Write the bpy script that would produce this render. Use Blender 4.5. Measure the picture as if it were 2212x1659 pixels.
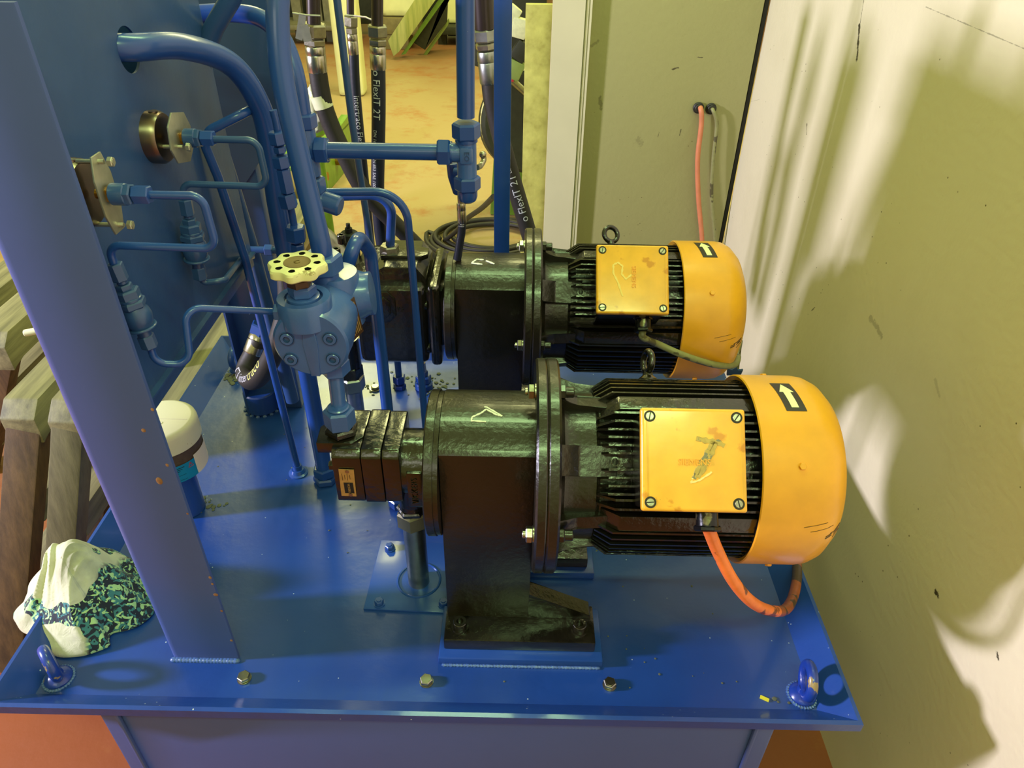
import bpy, bmesh, math, random
from mathutils import Vector, Matrix, noise
random.seed(7)
R = math.radians
for o in list(bpy.data.objects): bpy.data.objects.remove(o, do_unlink=True)
SC = bpy.context.scene
COL = SC.collection

# ---------------------------------------------------------------- camera
# the place is measured in metres: x along the front edge of the tray, y into the depth, z up (tray top = 0)
F, CX, CY = 1569.0, 1106.0, 829.5
CAM = Vector((0, 0, 1.0))
_yd = Vector((28.0, -1113.5, F)).normalized()
_up = -Vector((-36.0, 2210.5, F)).normalized()
_up = (_up - _yd * _up.dot(_yd)).normalized()
_xd = _yd.cross(_up)
def ray(px, py):
    c = Vector((px - CX, py - CY, F))
    return Vector((_xd.dot(c), _yd.dot(c), _up.dot(c)))
def P(px, py, X=None, Y=None, Z=None):
    d = ray(px, py)
    if X is not None: t = (X - CAM.x) / d.x
    elif Y is not None: t = (Y - CAM.y) / d.y
    else: t = (Z - CAM.z) / d.z
    return CAM + d * t
def PC(px, py, Y0, Z0, rad):
    """point where the line of sight meets a cylinder that lies along x"""
    d = ray(px, py); o = CAM
    a = d.y * d.y + d.z * d.z
    b = 2 * ((o.y - Y0) * d.y + (o.z - Z0) * d.z)
    c = (o.y - Y0) ** 2 + (o.z - Z0) ** 2 - rad * rad
    q = max(b * b - 4 * a * c, 0)
    return o + d * ((-b - math.sqrt(q)) / (2 * a))
cam_data = bpy.data.cameras.new('camera')
cam_data.sensor_fit = 'HORIZONTAL'; cam_data.sensor_width = 36; cam_data.lens = 36 * F / 2212
cam_data.clip_start = 0.02; cam_data.clip_end = 100
cam = bpy.data.objects.new('camera', cam_data); COL.objects.link(cam)
fwd = ray(CX, CY).normalized(); rt = ray(CX + 1000, CY) - ray(CX, CY); rt.normalize()
upv = rt.cross(fwd)
cam.matrix_world = Matrix(((rt.x, upv.x, -fwd.x, 0), (rt.y, upv.y, -fwd.y, 0), (rt.z, upv.z, -fwd.z, 1.0), (0, 0, 0, 1)))
SC.camera = cam

# ---------------------------------------------------------------- light
w = bpy.data.worlds.new('workshop_air'); SC.world = w; w.use_nodes = True
wb = w.node_tree.nodes['Background']; wb.inputs[0].default_value = (0.92, 0.90, 0.23, 1); wb.inputs[1].default_value = 0.40
def area(name, loc, target, sx, sy, power, col):
    l = bpy.data.lights.new(name, 'AREA'); l.shape = 'RECTANGLE'; l.size = sx; l.size_y = sy; l.energy = power; l.color = col
    o = bpy.data.objects.new(name, l); COL.objects.link(o); o.location = loc
    o.rotation_euler = (Vector(target) - Vector(loc)).to_track_quat('-Z', 'Y').to_euler()
    return o
area('ceiling_light', (1.2, 5.0, 3.6), (0.8, 5.0, 0), 0.6, 3.0, 190, (1.0, 0.98, 0.42))
area('ceiling_light', (-1.8, 6.0, 3.6), (-1.8, 6.0, 0), 0.8, 2.2, 105, (1.0, 0.98, 0.40))
area('ceiling_light', (0.1, 1.9, 3.5), (0.1, 1.9, 0), 1.6, 0.16, 36, (0.62, 1.0, 0.40))
area('ceiling_light', (0.35, -1.0, 3.0), (0.2, 1.0, 0.3), 1.1, 0.14, 26, (0.62, 1.0, 0.40))
area('hall_light', (-3.5, 0.38, 1.23), (0.7, 1.1, 0.2), 0.26, 0.32, 155, (0.86, 0.80, 1.0))
area('hall_light', (-1.0, -2.4, 2.4), (0, 1.0, 0.0), 1.6, 0.6, 9, (0.95, 0.95, 0.80))
vs = SC.view_settings
vs.view_transform = 'Standard'; vs.look = 'None'; vs.gamma = 1.0; vs.use_curve_mapping = False; vs.exposure = 0.45

# ---------------------------------------------------------------- materials
def lin(c):
    return tuple((v / 255 / 12.92) if v / 255 <= 0.04045 else ((v / 255 + 0.055) / 1.055) ** 2.4 for v in c)
def mat(name, rgb, rough=0.4, metal=0.0, bump=0.0, bscale=60, var=0.0, vscale=8, rgb2=None, specks=None, coat=0.0, spec=0.5, speck_scale=140, speck_size=0.14, wear=None, wearscale=6, wearcut=0.66):
    m = bpy.data.materials.new(name); m.use_nodes = True
    nt = m.node_tree; N = nt.nodes; L = nt.links; b = N['Principled BSDF']
    c1 = (*lin(rgb), 1)
    b.inputs['Base Color'].default_value = c1; b.inputs['Roughness'].default_value = rough; b.inputs['Metallic'].default_value = metal
    b.inputs['Coat Weight'].default_value = coat; b.inputs['Coat Roughness'].default_value = 0.12; b.inputs['Specular IOR Level'].default_value = spec
    tc = N.new('ShaderNodeTexCoord'); out = None
    def nz(scale, det=4):
        n = N.new('ShaderNodeTexNoise'); n.inputs['Scale'].default_value = scale; n.inputs['Detail'].default_value = det
        L.new(tc.outputs['Object'], n.inputs['Vector']); return n
    def ramp(src, lo, hi):
        r = N.new('ShaderNodeMapRange'); r.inputs[1].default_value = lo; r.inputs[2].default_value = hi; L.new(src, r.inputs[0]); return r.outputs[0]
    def mix(fac, a, bb):
        x = N.new('ShaderNodeMix'); x.data_type = 'RGBA'
        L.new(fac, x.inputs[0])
        if isinstance(a, tuple): x.inputs[6].default_value = a
        else: L.new(a, x.inputs[6])
        if isinstance(bb, tuple): x.inputs[7].default_value = bb
        else: L.new(bb, x.inputs[7])
        return x.outputs[2]
    cur = c1
    if rgb2 is not None:
        cur = mix(ramp(nz(vscale, 6).outputs[0], 0.38, 0.62), cur, (*lin(rgb2), 1))
    if var:
        d = tuple(v * (1 - var) for v in lin(rgb)); 
        cur = mix(ramp(nz(vscale * 2.7, 8).outputs[0], 0.35, 0.75), cur, (*d, 1))
    if wear is not None:
        cur = mix(ramp(nz(wearscale, 9).outputs[0], wearcut, wearcut + 0.02), cur, (*lin(wear), 1))
    if specks is not None:
        v = N.new('ShaderNodeTexVoronoi'); v.inputs['Scale'].default_value = speck_scale; L.new(tc.outputs['Object'], v.inputs['Vector'])
        f1 = ramp(v.outputs['Distance'], speck_size, speck_size * 0.6)
        f2 = ramp(nz(speck_scale * 0.31, 1).outputs[0], 0.60, 0.64)
        mu = N.new('ShaderNodeMath'); mu.operation = 'MULTIPLY'; L.new(f1, mu.inputs[0]); L.new(f2, mu.inputs[1])
        cur = mix(mu.outputs[0], cur, (*lin(specks), 1))
    if not isinstance(cur, tuple): L.new(cur, b.inputs['Base Color'])
    if bump:
        bp = N.new('ShaderNodeBump'); bp.inputs['Strength'].default_value = bump; bp.inputs['Distance'].default_value = 0.002
        L.new(nz(bscale, 5).outputs[0], bp.inputs['Height']); L.new(bp.outputs[0], b.inputs['Normal'])
    m['cur'] = 0
    return m
BLUE = mat('blue_enamel', (32, 70, 150), 0.30, bump=0.10, bscale=38, var=0.12, vscale=4, coat=0.25, specks=(150, 165, 190), speck_scale=90, speck_size=0.05)
TRAYM = mat('oily_blue_enamel', (26, 64, 144), 0.34, bump=0.38, bscale=34, var=0.18, vscale=2.2, coat=0.25, specks=(175, 190, 200), speck_scale=75, speck_size=0.10)
DEEP = mat('dark_blue_enamel', (44, 74, 130), 0.34, bump=0.18, bscale=60, var=0.15, vscale=5, coat=0.2)
POST = mat('chipped_blue_enamel', (66, 84, 150), 0.46, bump=0.05, bscale=60, var=0.05, vscale=3, coat=0.1)
VALVE = mat('thick_blue_paint', (58, 92, 164), 0.30, bump=0.35, bscale=70, var=0.15, vscale=9, coat=0.3)
BLACK = mat('glossy_black_paint', (17, 16, 12), 0.22, bump=0.75, bscale=85, var=0.3, vscale=8, coat=0.35, rgb2=(30, 26, 18), spec=0.7)
BLACKB = mat('dusty_black_paint', (31, 25, 18), 0.32, bump=0.45, bscale=120, var=0.35, vscale=6, coat=0.18, rgb2=(22, 19, 13), spec=0.6)
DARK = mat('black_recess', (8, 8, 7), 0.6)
ORANGE = mat('yellow_orange_enamel', (238, 166, 30), 0.36, bump=0.05, bscale=30, var=0.16, vscale=7, coat=0.2, wear=(160, 104, 20), wearscale=9, wearcut=0.70, specks=(90, 60, 20), speck_scale=110, speck_size=0.06)
LIDM = mat('worn_yellow_lid', (240, 174, 48), 0.30, bump=0.12, bscale=50, var=0.18, vscale=12, coat=0.3, wear=(205, 134, 24), wearscale=14, wearcut=0.62, specks=(110, 80, 20), speck_scale=150, speck_size=0.07)
STEEL = mat('zinc_plated_steel', (176, 172, 156), 0.30, 1.0, bump=0.15, bscale=120, var=0.3, vscale=30)
FERR = mat('crimped_steel', (200, 194, 176), 0.26, 1.0, bump=0.2, bscale=90, var=0.25, vscale=20)
ZINC = mat('galvanised_pipe', (170, 175, 172), 0.36, 1.0, bump=0.1, bscale=80, var=0.25, vscale=20)
GAUGE = mat('brushed_gauge_case', (136, 118, 104), 0.33, 1.0, var=0.15, vscale=20)
ALU = mat('bracket_steel', (190, 186, 170), 0.42, 0.85, bump=0.1, bscale=120, var=0.2, vscale=30)
BRASS = mat('brass', (176, 126, 50), 0.35, 0.9, bump=0.2, bscale=100, var=0.3, vscale=30)
RUSTY = mat('brown_painted_nut', (78, 52, 32), 0.4, 0.3, bump=0.2, bscale=100, var=0.3, vscale=30)
RUBBER = mat('black_rubber', (40, 36, 34), 0.55, bump=0.15, bscale=150, var=0.2, vscale=10)
RUBBERB = mat('blue_black_rubber', (26, 30, 48), 0.45, bump=0.1, bscale=150, var=0.2, vscale=10)
INKW = mat('white_print', (190, 190, 200), 0.5)
INKY = mat('yellow_print', (208, 206, 120), 0.5)
CREAM = mat('cream_plastic', (222, 214, 160), 0.42, bump=0.1, bscale=60, var=0.15, vscale=14, wear=(150, 130, 80), wearscale=30, wearcut=0.68)
HUBM = mat('bronze_hub', (120, 98, 58), 0.45, 0.5, bump=0.2, bscale=100, var=0.2)
CAPW = mat('ivory_plastic', (214, 210, 184), 0.45, bump=0.05, bscale=60, var=0.06, vscale=5, specks=(150, 130, 80), speck_scale=90, speck_size=0.08)
FILTER = mat('brown_filter_mesh', (84, 66, 52), 0.6, bump=0.5, bscale=260, var=0.3, vscale=40)
LBLUE = mat('light_blue_label', (10, 128, 178), 0.4)
LWHITE = mat('white_label', (225, 210, 195), 0.45)
INKB = mat('black_print', (20, 22, 26), 0.5)
INKR = mat('red_print', (190, 50, 60), 0.5)
STICK = mat('black_sticker', (38, 30, 22), 0.35)
ARROWM = mat('luminous_arrow_film', (236, 240, 190), 0.4)
CABO = mat('orange_cable_sheath', (240, 122, 54), 0.42, var=0.2, vscale=30, wear=(120, 60, 30), wearscale=16, wearcut=0.56, bump=0.1)
CABOD = mat('oily_orange_cable', (150, 72, 36), 0.45, var=0.3, vscale=30, wear=(60, 40, 28), wearscale=20, wearcut=0.5, bump=0.2)
CABG = mat('grey_cable_sheath', (140, 138, 92), 0.5, var=0.2, vscale=30, wear=(84, 78, 50), wearscale=20, wearcut=0.55, bump=0.2)
CABP = mat('pink_cable_sheath', (212, 128, 92), 0.5, var=0.15, vscale=12)
PLATEM = mat('brass_nameplate', (205, 170, 110), 0.35, 0.6, var=0.2, vscale=60)
CHALK = mat('white_paint_mark', (225, 225, 215), 0.6)
SMEAR = mat('grey_paint_smear', (186, 156, 72), 0.5, var=0.25, vscale=60, wear=(120, 116, 84), wearscale=60, wearcut=0.55)
YELB = mat('yellow_plastic', (225, 215, 60), 0.5)
WELD = mat('painted_weld_bead', (70, 100, 160), 0.28, bump=0.9, bscale=120, coat=0.5)
DEBRIS = mat('dirt_crumbs', (92, 96, 84), 0.8, bump=0.4, bscale=120, var=0.4, vscale=60)
GREEN = mat('green_machine_paint', (104, 142, 44), 0.4, var=0.25, vscale=9, coat=0.2)
GREENW = mat('green_stained_plank', (132, 150, 78), 0.6, var=0.25, vscale=6, bump=0.2, bscale=40)
MACH = mat('dark_machine', (44, 46, 34), 0.6, var=0.4, vscale=10, bump=0.3)
JERRY = mat('translucent_can_plastic', (222, 220, 170), 0.45, var=0.1, vscale=4)
CLEAR = mat('clear_wrap', (225, 225, 190), 0.3, var=0.2, vscale=20)

def wood_mat(name, c1, c2, axis=1):
    m = bpy.data.materials.new(name); m.use_nodes = True
    nt = m.node_tree; N = nt.nodes; L = nt.links; b = N['Principled BSDF']
    tc = N.new('ShaderNodeTexCoord'); mp = N.new('ShaderNodeMapping')
    s = [26, 26, 26]; s[axis] = 1.6; mp.inputs['Scale'].default_value = s
    n = N.new('ShaderNodeTexNoise'); n.inputs['Scale'].default_value = 1.6; n.inputs['Detail'].default_value = 9; n.inputs['Roughness'].default_value = 0.65
    L.new(tc.outputs['Object'], mp.inputs[0]); L.new(mp.outputs[0], n.inputs['Vector'])
    r = N.new('ShaderNodeValToRGB'); r.color_ramp.elements[0].position = 0.32; r.color_ramp.elements[0].color = (*lin(c1), 1)
    r.color_ramp.elements[1].position = 0.68; r.color_ramp.elements[1].color = (*lin(c2), 1)
    L.new(n.outputs[0], r.inputs[0]); L.new(r.outputs[0], b.inputs['Base Color']); b.inputs['Roughness'].default_value = 0.68
    bp = N.new('ShaderNodeBump'); bp.inputs['Strength'].default_value = 0.35; bp.inputs['Distance'].default_value = 0.003
    L.new(n.outputs[0], bp.inputs['Height']); L.new(bp.outputs[0], b.inputs['Normal'])
    return m
WOODG = wood_mat('weathered_grey_wood', (84, 80, 58), (134, 128, 92), 1)
WOODB = wood_mat('brown_beam_wood', (58, 42, 26), (96, 72, 44), 2)
WOODV = wood_mat('grey_upright_wood', (78, 74, 54), (112, 106, 78), 2)
WOODD = wood_mat('dark_upright_wood', (40, 30, 20), (70, 54, 36), 2)
PLANKT = wood_mat('leaning_plank_wood', (122, 132, 74), (168, 166, 108), 2)

def floor_material():
    m = bpy.data.materials.new('worn_red_floor_paint'); m.use_nodes = True
    nt = m.node_tree; N = nt.nodes; L = nt.links; b = N['Principled BSDF']
    tc = N.new('ShaderNodeTexCoord')
    def nz(scale, det, rough=0.5):
        n = N.new('ShaderNodeTexNoise'); n.inputs['Scale'].default_value = scale; n.inputs['Detail'].default_value = det; n.inputs['Roughness'].default_value = rough
        L.new(tc.outputs['Object'], n.inputs['Vector']); return n.outputs[0]
    def mr(src, lo, hi):
        r = N.new('ShaderNodeMapRange'); r.inputs[1].default_value = lo; r.inputs[2].default_value = hi; L.new(src, r.inputs[0]); return r.outputs[0]
    def mix(f, a, c):
        x = N.new('ShaderNodeMix'); x.data_type = 'RGBA'; L.new(f, x.inputs[0])
        for i, v in ((6, a), (7, c)):
            if isinstance(v, tuple): x.inputs[i].default_value = v
            else: L.new(v, x.inputs[i])
        return x.outputs[2]
    red = (*lin((134, 64, 30)), 1); tan = (*lin((158, 136, 98)), 1); dk = (*lin((150, 88, 44)), 1)
    sep = N.new('ShaderNodeSeparateXYZ'); L.new(tc.outputs['Object'], sep.inputs[0])
    # tan band mid-hall: worn paint plus the floor's reflection, put into the colour
    ad = N.new('ShaderNodeMath'); ad.operation = 'MULTIPLY_ADD'; ad.inputs[1].default_value = -0.55; L.new(nz(0.8, 6, 0.6), ad.inputs[0]); L.new(mr(sep.outputs[1], 3.2, 9.8), ad.inputs[2])
    wear = N.new('ShaderNodeMath'); wear.operation = 'SUBTRACT'; L.new(mr(sep.outputs[1], 1.2, 2.6), wear.inputs[0]); L.new(mr(ad.outputs[0], 0.25, 0.75), wear.inputs[1])
    fine = N.new('ShaderNodeMath'); fine.operation = 'MULTIPLY'; L.new(wear.outputs[0], fine.inputs[0]); L.new(mr(nz(2.4, 10, 0.72), 0.20, 0.46), fine.inputs[1])
    c = mix(fine.outputs[0], red, tan)
    c = mix(mr(nz(1.7, 12, 0.8), 0.52, 0.72), c, dk)
    L.new(c, b.inputs['Base Color']); b.inputs['Roughness'].default_value = 0.48
    bp = N.new('ShaderNodeBump'); bp.inputs['Strength'].default_value = 0.15; bp.inputs['Distance'].default_value = 0.01
    L.new(nz(14, 6), bp.inputs['Height']); L.new(bp.outputs[0], b.inputs['Normal'])
    return m
FLOORM = floor_material()

def wall_material(name, rgb, stains, rough=0.55, u=1, v=2):
    """cream painted sheet with small specks, soft dirt and scuffs of their own shape; stains = [(u0,v0,u1,v1,width,strength)]"""
    m = bpy.data.materials.new(name); m.use_nodes = True
    nt = m.node_tree; N = nt.nodes; L = nt.links; b = N['Principled BSDF']
    tc = N.new('ShaderNodeTexCoord'); sep = N.new('ShaderNodeSeparateXYZ'); L.new(tc.outputs['Object'], sep.inputs[0])
    U, V = sep.outputs[u], sep.outputs[v]
    def nz(scale, det, rough=0.5):
        n = N.new('ShaderNodeTexNoise'); n.inputs['Scale'].default_value = scale; n.inputs['Detail'].default_value = det; n.inputs['Roughness'].default_value = rough
        L.new(tc.outputs['Object'], n.inputs['Vector']); return n.outputs[0]
    def mr(src, lo, hi, a=0.0, c=1.0):
        r = N.new('ShaderNodeMapRange'); r.inputs[1].default_value = lo; r.inputs[2].default_value = hi; r.inputs[3].default_value = a; r.inputs[4].default_value = c; L.new(src, r.inputs[0]); return r.outputs[0]
    def ma(op, a, c=None, d=None):
        x = N.new('ShaderNodeMath'); x.operation = op
        for i, q in enumerate((a, c, d)):
            if q is None: continue
            if isinstance(q, (int, float)): x.inputs[i].default_value = q
            else: L.new(q, x.inputs[i])
        return x.outputs[0]
    def mix(f, a, c):
        x = N.new('ShaderNodeMix'); x.data_type = 'RGBA'; L.new(f, x.inputs[0])
        for i, q in ((6, a), (7, c)):
            if isinstance(q, tuple): x.inputs[i].default_value = q
            else: L.new(q, x.inputs[i])
        return x.outputs[2]
    c0 = lin(rgb); c = (*c0, 1)
    c = mix(mr(nz(1.6, 8, 0.6), 0.50, 0.78, 0, 0.35), c, (c0[0] * .62, c0[1] * .58, c0[2] * .45, 1))
    vo = N.new('ShaderNodeTexVoronoi'); vo.inputs['Scale'].default_value = 46; L.new(tc.outputs['Object'], vo.inputs['Vector'])
    sp = ma('MULTIPLY', mr(vo.outputs['Distance'], 0.09, 0.05), mr(nz(6, 3), 0.56, 0.60))
    c = mix(sp, c, (*lin((96, 84, 50)), 1))
    edge = nz(60, 5, 0.8)
    for (u0, v0, u1, v1, wd, st) in stains:
        du, dv = u1 - u0, v1 - v0; l2 = du * du + dv * dv
        a = ma('SUBTRACT', U, u0); e = ma('SUBTRACT', V, v0)
        t = ma('MULTIPLY', ma('ADD', ma('MULTIPLY', a, du), ma('MULTIPLY', e, dv)), 1 / l2)
        mn = N.new('ShaderNodeClamp'); L.new(t, mn.inputs[0])
        x = ma('SUBTRACT', a, ma('MULTIPLY', mn.outputs[0], du)); y = ma('SUBTRACT', e, ma('MULTIPLY', mn.outputs[0], dv))
        dd = ma('SQRT', ma('ADD', ma('MULTIPLY', x, x), ma('MULTIPLY', y, y)))
        dd = ma('ADD', dd, ma('MULTIPLY', ma('SUBTRACT', edge, 0.5), wd * 5.5))
        c = mix(ma('MULTIPLY', mr(dd, wd, wd * 0.5), st), c, (*lin((70, 62, 46)), 1))
    L.new(c, b.inputs['Base Color']); b.inputs['Roughness'].default_value = rough
    bp = N.new('ShaderNodeBump'); bp.inputs['Strength'].default_value = 0.25; bp.inputs['Distance'].default_value = 0.003
    L.new(nz(70, 6), bp.inputs['Height']); L.new(bp.outputs[0], b.inputs['Normal'])
    return m

# ---------------------------------------------------------------- mesh builder
def frame(axis, ref=None):
    a = Vector(axis).normalized()
    r = Vector(ref) if ref is not None else (Vector((0, 0, 1)) if abs(a.z) < 0.9 else Vector((1, 0, 0)))
    u = (r - a * r.dot(a)).normalized(); v = a.cross(u)
    return u, v, a
class B:
    def __init__(s): s.bm = bmesh.new()
    def _mi(s, faces, mi):
        for f in faces: f.material_index = mi
    def lathe(s, prof, o, axis, seg=40, mi=0, ref=None, ph=0.0):
        u, v, a = frame(axis, ref); o = Vector(o); rings = []
        for (t, r) in prof:
            c = o + a * t
            if r < 1e-6: rings.append([s.bm.verts.new(c)])
            else: rings.append([s.bm.verts.new(c + (u * math.cos(ph + 2 * math.pi * i / seg) + v * math.sin(ph + 2 * math.pi * i / seg)) * r) for i in range(seg)])
        fs = []
        for A, C in zip(rings, rings[1:]):
            for i in range(seg):
                j = (i + 1) % seg
                q = [A[i % len(A)], A[j % len(A)], C[j % len(C)], C[i % len(C)]]
                q2 = []
                for x in q:
                    if x not in q2: q2.append(x)
                if len(q2) > 2:
                    try: fs.append(s.bm.faces.new(q2))
                    except ValueError: pass
        s._mi(fs, mi); return s
    def cyl(s, o, axis, r, h, seg=32, mi=0, ch=0.0, ref=None, ph=0.0):
        ch = min(ch, r * .4, h * .4)
        p = [(0, 0), (0, r - ch)] + ([(ch, r), (h - ch, r)] if ch else [(h, r)]) + ([(h, r - ch)] if ch else []) + [(h, 0)]
        return s.lathe(p, o, axis, seg, mi, ref, ph)
    def hexa(s, o, axis, af, h, mi=0, ref=None, ph=0.0):
        r = af / 2 / math.cos(R(30)); c = min(r * .13, h * .25)
        return s.lathe([(0, 0), (0, r - c), (c, r), (h - c, r), (h, r - c), (h, 0)], o, axis, 6, mi, ref, ph)
    def ring(s, o, axis, ro, ri, h, seg=40, mi=0):
        return s.lathe([(0, ri), (0, ro), (h, ro), (h, ri), (0, ri)], o, axis, seg, mi)
    def torus(s, c, axis, Rm, r, seg=40, sg=14, mi=0, sy=1.0, ref=None):
        u, v, a = frame(axis, ref); c = Vector(c); g = []
        for i in range(seg):
            t = 2 * math.pi * i / seg; d = u * math.cos(t) + v * math.sin(t) * sy
            dn = (u * math.cos(t) + v * math.sin(t))
            g.append([s.bm.verts.new(c + d * Rm + dn * r * math.cos(2 * math.pi * k / sg) + a * r * math.sin(2 * math.pi * k / sg)) for k in range(sg)])
        fs = [s.bm.faces.new([g[i][k], g[(i + 1) % seg][k], g[(i + 1) % seg][(k + 1) % sg], g[i][(k + 1) % sg]]) for i in range(seg) for k in range(sg)]
        s._mi(fs, mi); return s
    def box(s, c, size, bev=0.0, M=None, mi=0, seg=2):
        r = bmesh.ops.create_cube(s.bm, size=1.0); vs_ = r['verts']
        for v in vs_: v.co = Vector((v.co.x * size[0], v.co.y * size[1], v.co.z * size[2]))
        fs = set(f for v in vs_ for f in v.link_faces)
        if bev > 0:
            es = list(set(e for v in vs_ for e in v.link_edges))
            rr = bmesh.ops.bevel(s.bm, geom=es, offset=bev, segments=seg, affect='EDGES', profile=0.6)
            fs = set(rr['faces']) | set(f for f in fs if f.is_valid)
            vs_ = list(set(v for f in fs for v in f.verts))
        T = Matrix.Translation(Vector(c)) @ (M.to_4x4() if M is not None else Matrix.Identity(4))
        for v in vs_: v.co = T @ v.co
        s._mi([f for f in fs if f.is_valid], mi); return s
    def prism(s, pts, o, ex, ey, ez, mi=0, bev=0.0):
        """polygon pts (2D) in the plane (ex, ey) at o, pushed along ez"""
        o = Vector(o); ex = Vector(ex); ey = Vector(ey); ez = Vector(ez)
        a = [s.bm.verts.new(o + ex * x + ey * y) for x, y in pts]
        b = [s.bm.verts.new(o + ex * x + ey * y + ez) for x, y in pts]
        n = len(pts); fs = [s.bm.faces.new(a[::-1]), s.bm.faces.new(b)]
        for i in range(n): fs.append(s.bm.faces.new([a[i], a[(i + 1) % n], b[(i + 1) % n], b[i]]))
        if bev:
            es = list(set(e for f in fs for e in f.edges))
            rr = bmesh.ops.bevel(s.bm, geom=es, offset=bev, segments=2, affect='EDGES', profile=0.6)
            fs = [f for f in set(fs) | set(rr['faces']) if f.is_valid]
        s._mi(fs, mi); return s
    def tube(s, pts, r, seg=16, mi=0, caps=True, prof=None):
        pts = [Vector(p) for p in pts]; n = len(pts); fr = []
        t0 = (pts[1] - pts[0]).normalized(); u, v, _ = frame(t0)
        for i in range(n):
            t = ((pts[min(i + 1, n - 1)] - pts[max(i - 1, 0)])).normalized()
            q = t0.rotation_difference(t); u = q @ u; u = (u - t * u.dot(t)).normalized(); v = t.cross(u); t0 = t
            fr.append((pts[i], u.copy(), v.copy(), t))
        g = []
        for i, (p, u, v, t) in enumerate(fr):
            rr = r(i / (n - 1)) if callable(r) else r
            g.append([s.bm.verts.new(p + (u * math.cos(2 * math.pi * k / seg) + v * math.sin(2 * math.pi * k / seg)) * rr) for k in range(seg)])
        fs = [s.bm.faces.new([g[i][k], g[i][(k + 1) % seg], g[i + 1][(k + 1) % seg], g[i + 1][k]]) for i in range(n - 1) for k in range(seg)]
        if caps: fs += [s.bm.faces.new(g[0][::-1]), s.bm.faces.new(g[-1])]
        s._mi(fs, mi); s.fr = fr; return s
    def ball(s, c, r, mi=0, sc=(1, 1, 1), sub=3):
        q = bmesh.ops.create_icosphere(s.bm, subdivisions=sub, radius=1.0)
        for v in q['verts']: v.co = Vector(c) + Vector((v.co.x * r * sc[0], v.co.y * r * sc[1], v.co.z * r * sc[2]))
        s._mi(set(f for v in q['verts'] for f in v.link_faces), mi); return s
    def ribbon(s, pts, nrm, w, th=0.0006, mi=0):
        """thin raised paint stroke through pts on a surface with normal(s) nrm"""
        pts = [Vector(p) for p in pts]; n = len(pts); L_, R_ = [], []
        for i, p in enumerate(pts):
            t = (pts[min(i + 1, n - 1)] - pts[max(i - 1, 0)]).normalized(); nn = (nrm[i] if isinstance(nrm, list) else Vector(nrm)).normalized()
            sd = nn.cross(t).normalized(); ww = w * (0.75 + 0.25 * math.sin(i * 2.3 + 1)) * (0.7 if i in (0, n - 1) else 1)
            L_.append((s.bm.verts.new(p - nn * th + sd * ww), s.bm.verts.new(p + nn * th + sd * ww * .9))); R_.append((s.bm.verts.new(p - nn * th - sd * ww), s.bm.verts.new(p + nn * th - sd * ww * .9)))
        fs = []
        for i in range(n - 1):
            fs.append(s.bm.faces.new([L_[i][1], R_[i][1], R_[i + 1][1], L_[i + 1][1]]))
            fs.append(s.bm.faces.new([L_[i][0], L_[i][1], L_[i + 1][1], L_[i + 1][0]]))
            fs.append(s.bm.faces.new([R_[i][1], R_[i][0], R_[i + 1][0], R_[i + 1][1]]))
        fs.append(s.bm.faces.new([L_[0][0], R_[0][0], R_[0][1], L_[0][1]])); fs.append(s.bm.faces.new([L_[-1][1], R_[-1][1], R_[-1][0], L_[-1][0]]))
        s._mi(fs, mi); return s
    def build(s, name, mats, parent=None, ang=32, fix=True):
        if fix: bmesh.ops.recalc_face_normals(s.bm, faces=s.bm.faces[:])
        me = bpy.data.meshes.new(name); s.bm.to_mesh(me); s.bm.free()
        for m in (mats if isinstance(mats, (list, tuple)) else [mats]): me.materials.append(m)
        me.shade_smooth(); me.set_sharp_from_angle(angle=R(ang))
        o = bpy.data.objects.new(name, me); COL.objects.link(o)
        if parent is not None:
            o.parent = parent
            root = parent
            while root.parent is not None: root = root.parent
            if parent.parent is None: o.matrix_parent_inverse = Matrix.Translation(-Vector(parent.location))
        return o
def thing(name, label, cat, loc=(0, 0, 0), group=None):
    o = bpy.data.objects.new(name, None); COL.objects.link(o); o.location = loc; o.empty_display_size = 0.03
    o['label'] = label; o['category'] = cat
    if group: o['group'] = group
    return o
def tag(o, label, cat, group=None, kind=None):
    o['label'] = label; o['category'] = cat
    if group: o['group'] = group
    if kind: o['kind'] = kind
    return o
def struct(o): o['kind'] = 'structure'; return o
def kids(o): return [c for c in bpy.data.objects if c.parent is o]
def dup(root, delta, label, group=None):
    r = root.copy(); COL.objects.link(r); r.location = Vector(root.location) + Vector(delta); r['label'] = label
    if group: r['group'] = group
    for ch in kids(root):
        c = ch.copy(); COL.objects.link(c); c.parent = r; c.matrix_parent_inverse = ch.matrix_parent_inverse.copy()
        for g in kids(ch):
            d = g.copy(); COL.objects.link(d); d.parent = c; d.matrix_parent_inverse = g.matrix_parent_inverse.copy()
    return r
def fillet(pts, rad, n=8):
    pts = [Vector(p) for p in pts]; out = [pts[0]]
    for i in range(1, len(pts) - 1):
        a, b, c = pts[i - 1], pts[i], pts[i + 1]; r = rad[i - 1] if isinstance(rad, (list, tuple)) else rad
        d1 = (a - b); d2 = (c - b); l = min(d1.length, d2.length) * 0.499; d1.normalize(); d2.normalize()
        th = d1.angle(d2); 
        if th > 3.1: out.append(b); continue
        t = min(r / math.tan(th / 2), l); r = t * math.tan(th / 2)
        bis = (d1 + d2).normalized(); cc = b + bis * (r / math.sin(th / 2)); p1 = b + d1 * t; p2 = b + d2 * t
        e1 = p1 - cc; e2 = p2 - cc; w_ = e1.angle(e2)
        for k in range(n + 1):
            s_ = k / n; out.append(cc + (e1 * math.sin((1 - s_) * w_) + e2 * math.sin(s_ * w_)) / math.sin(w_))
    out.append(pts[-1]); return out
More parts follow.
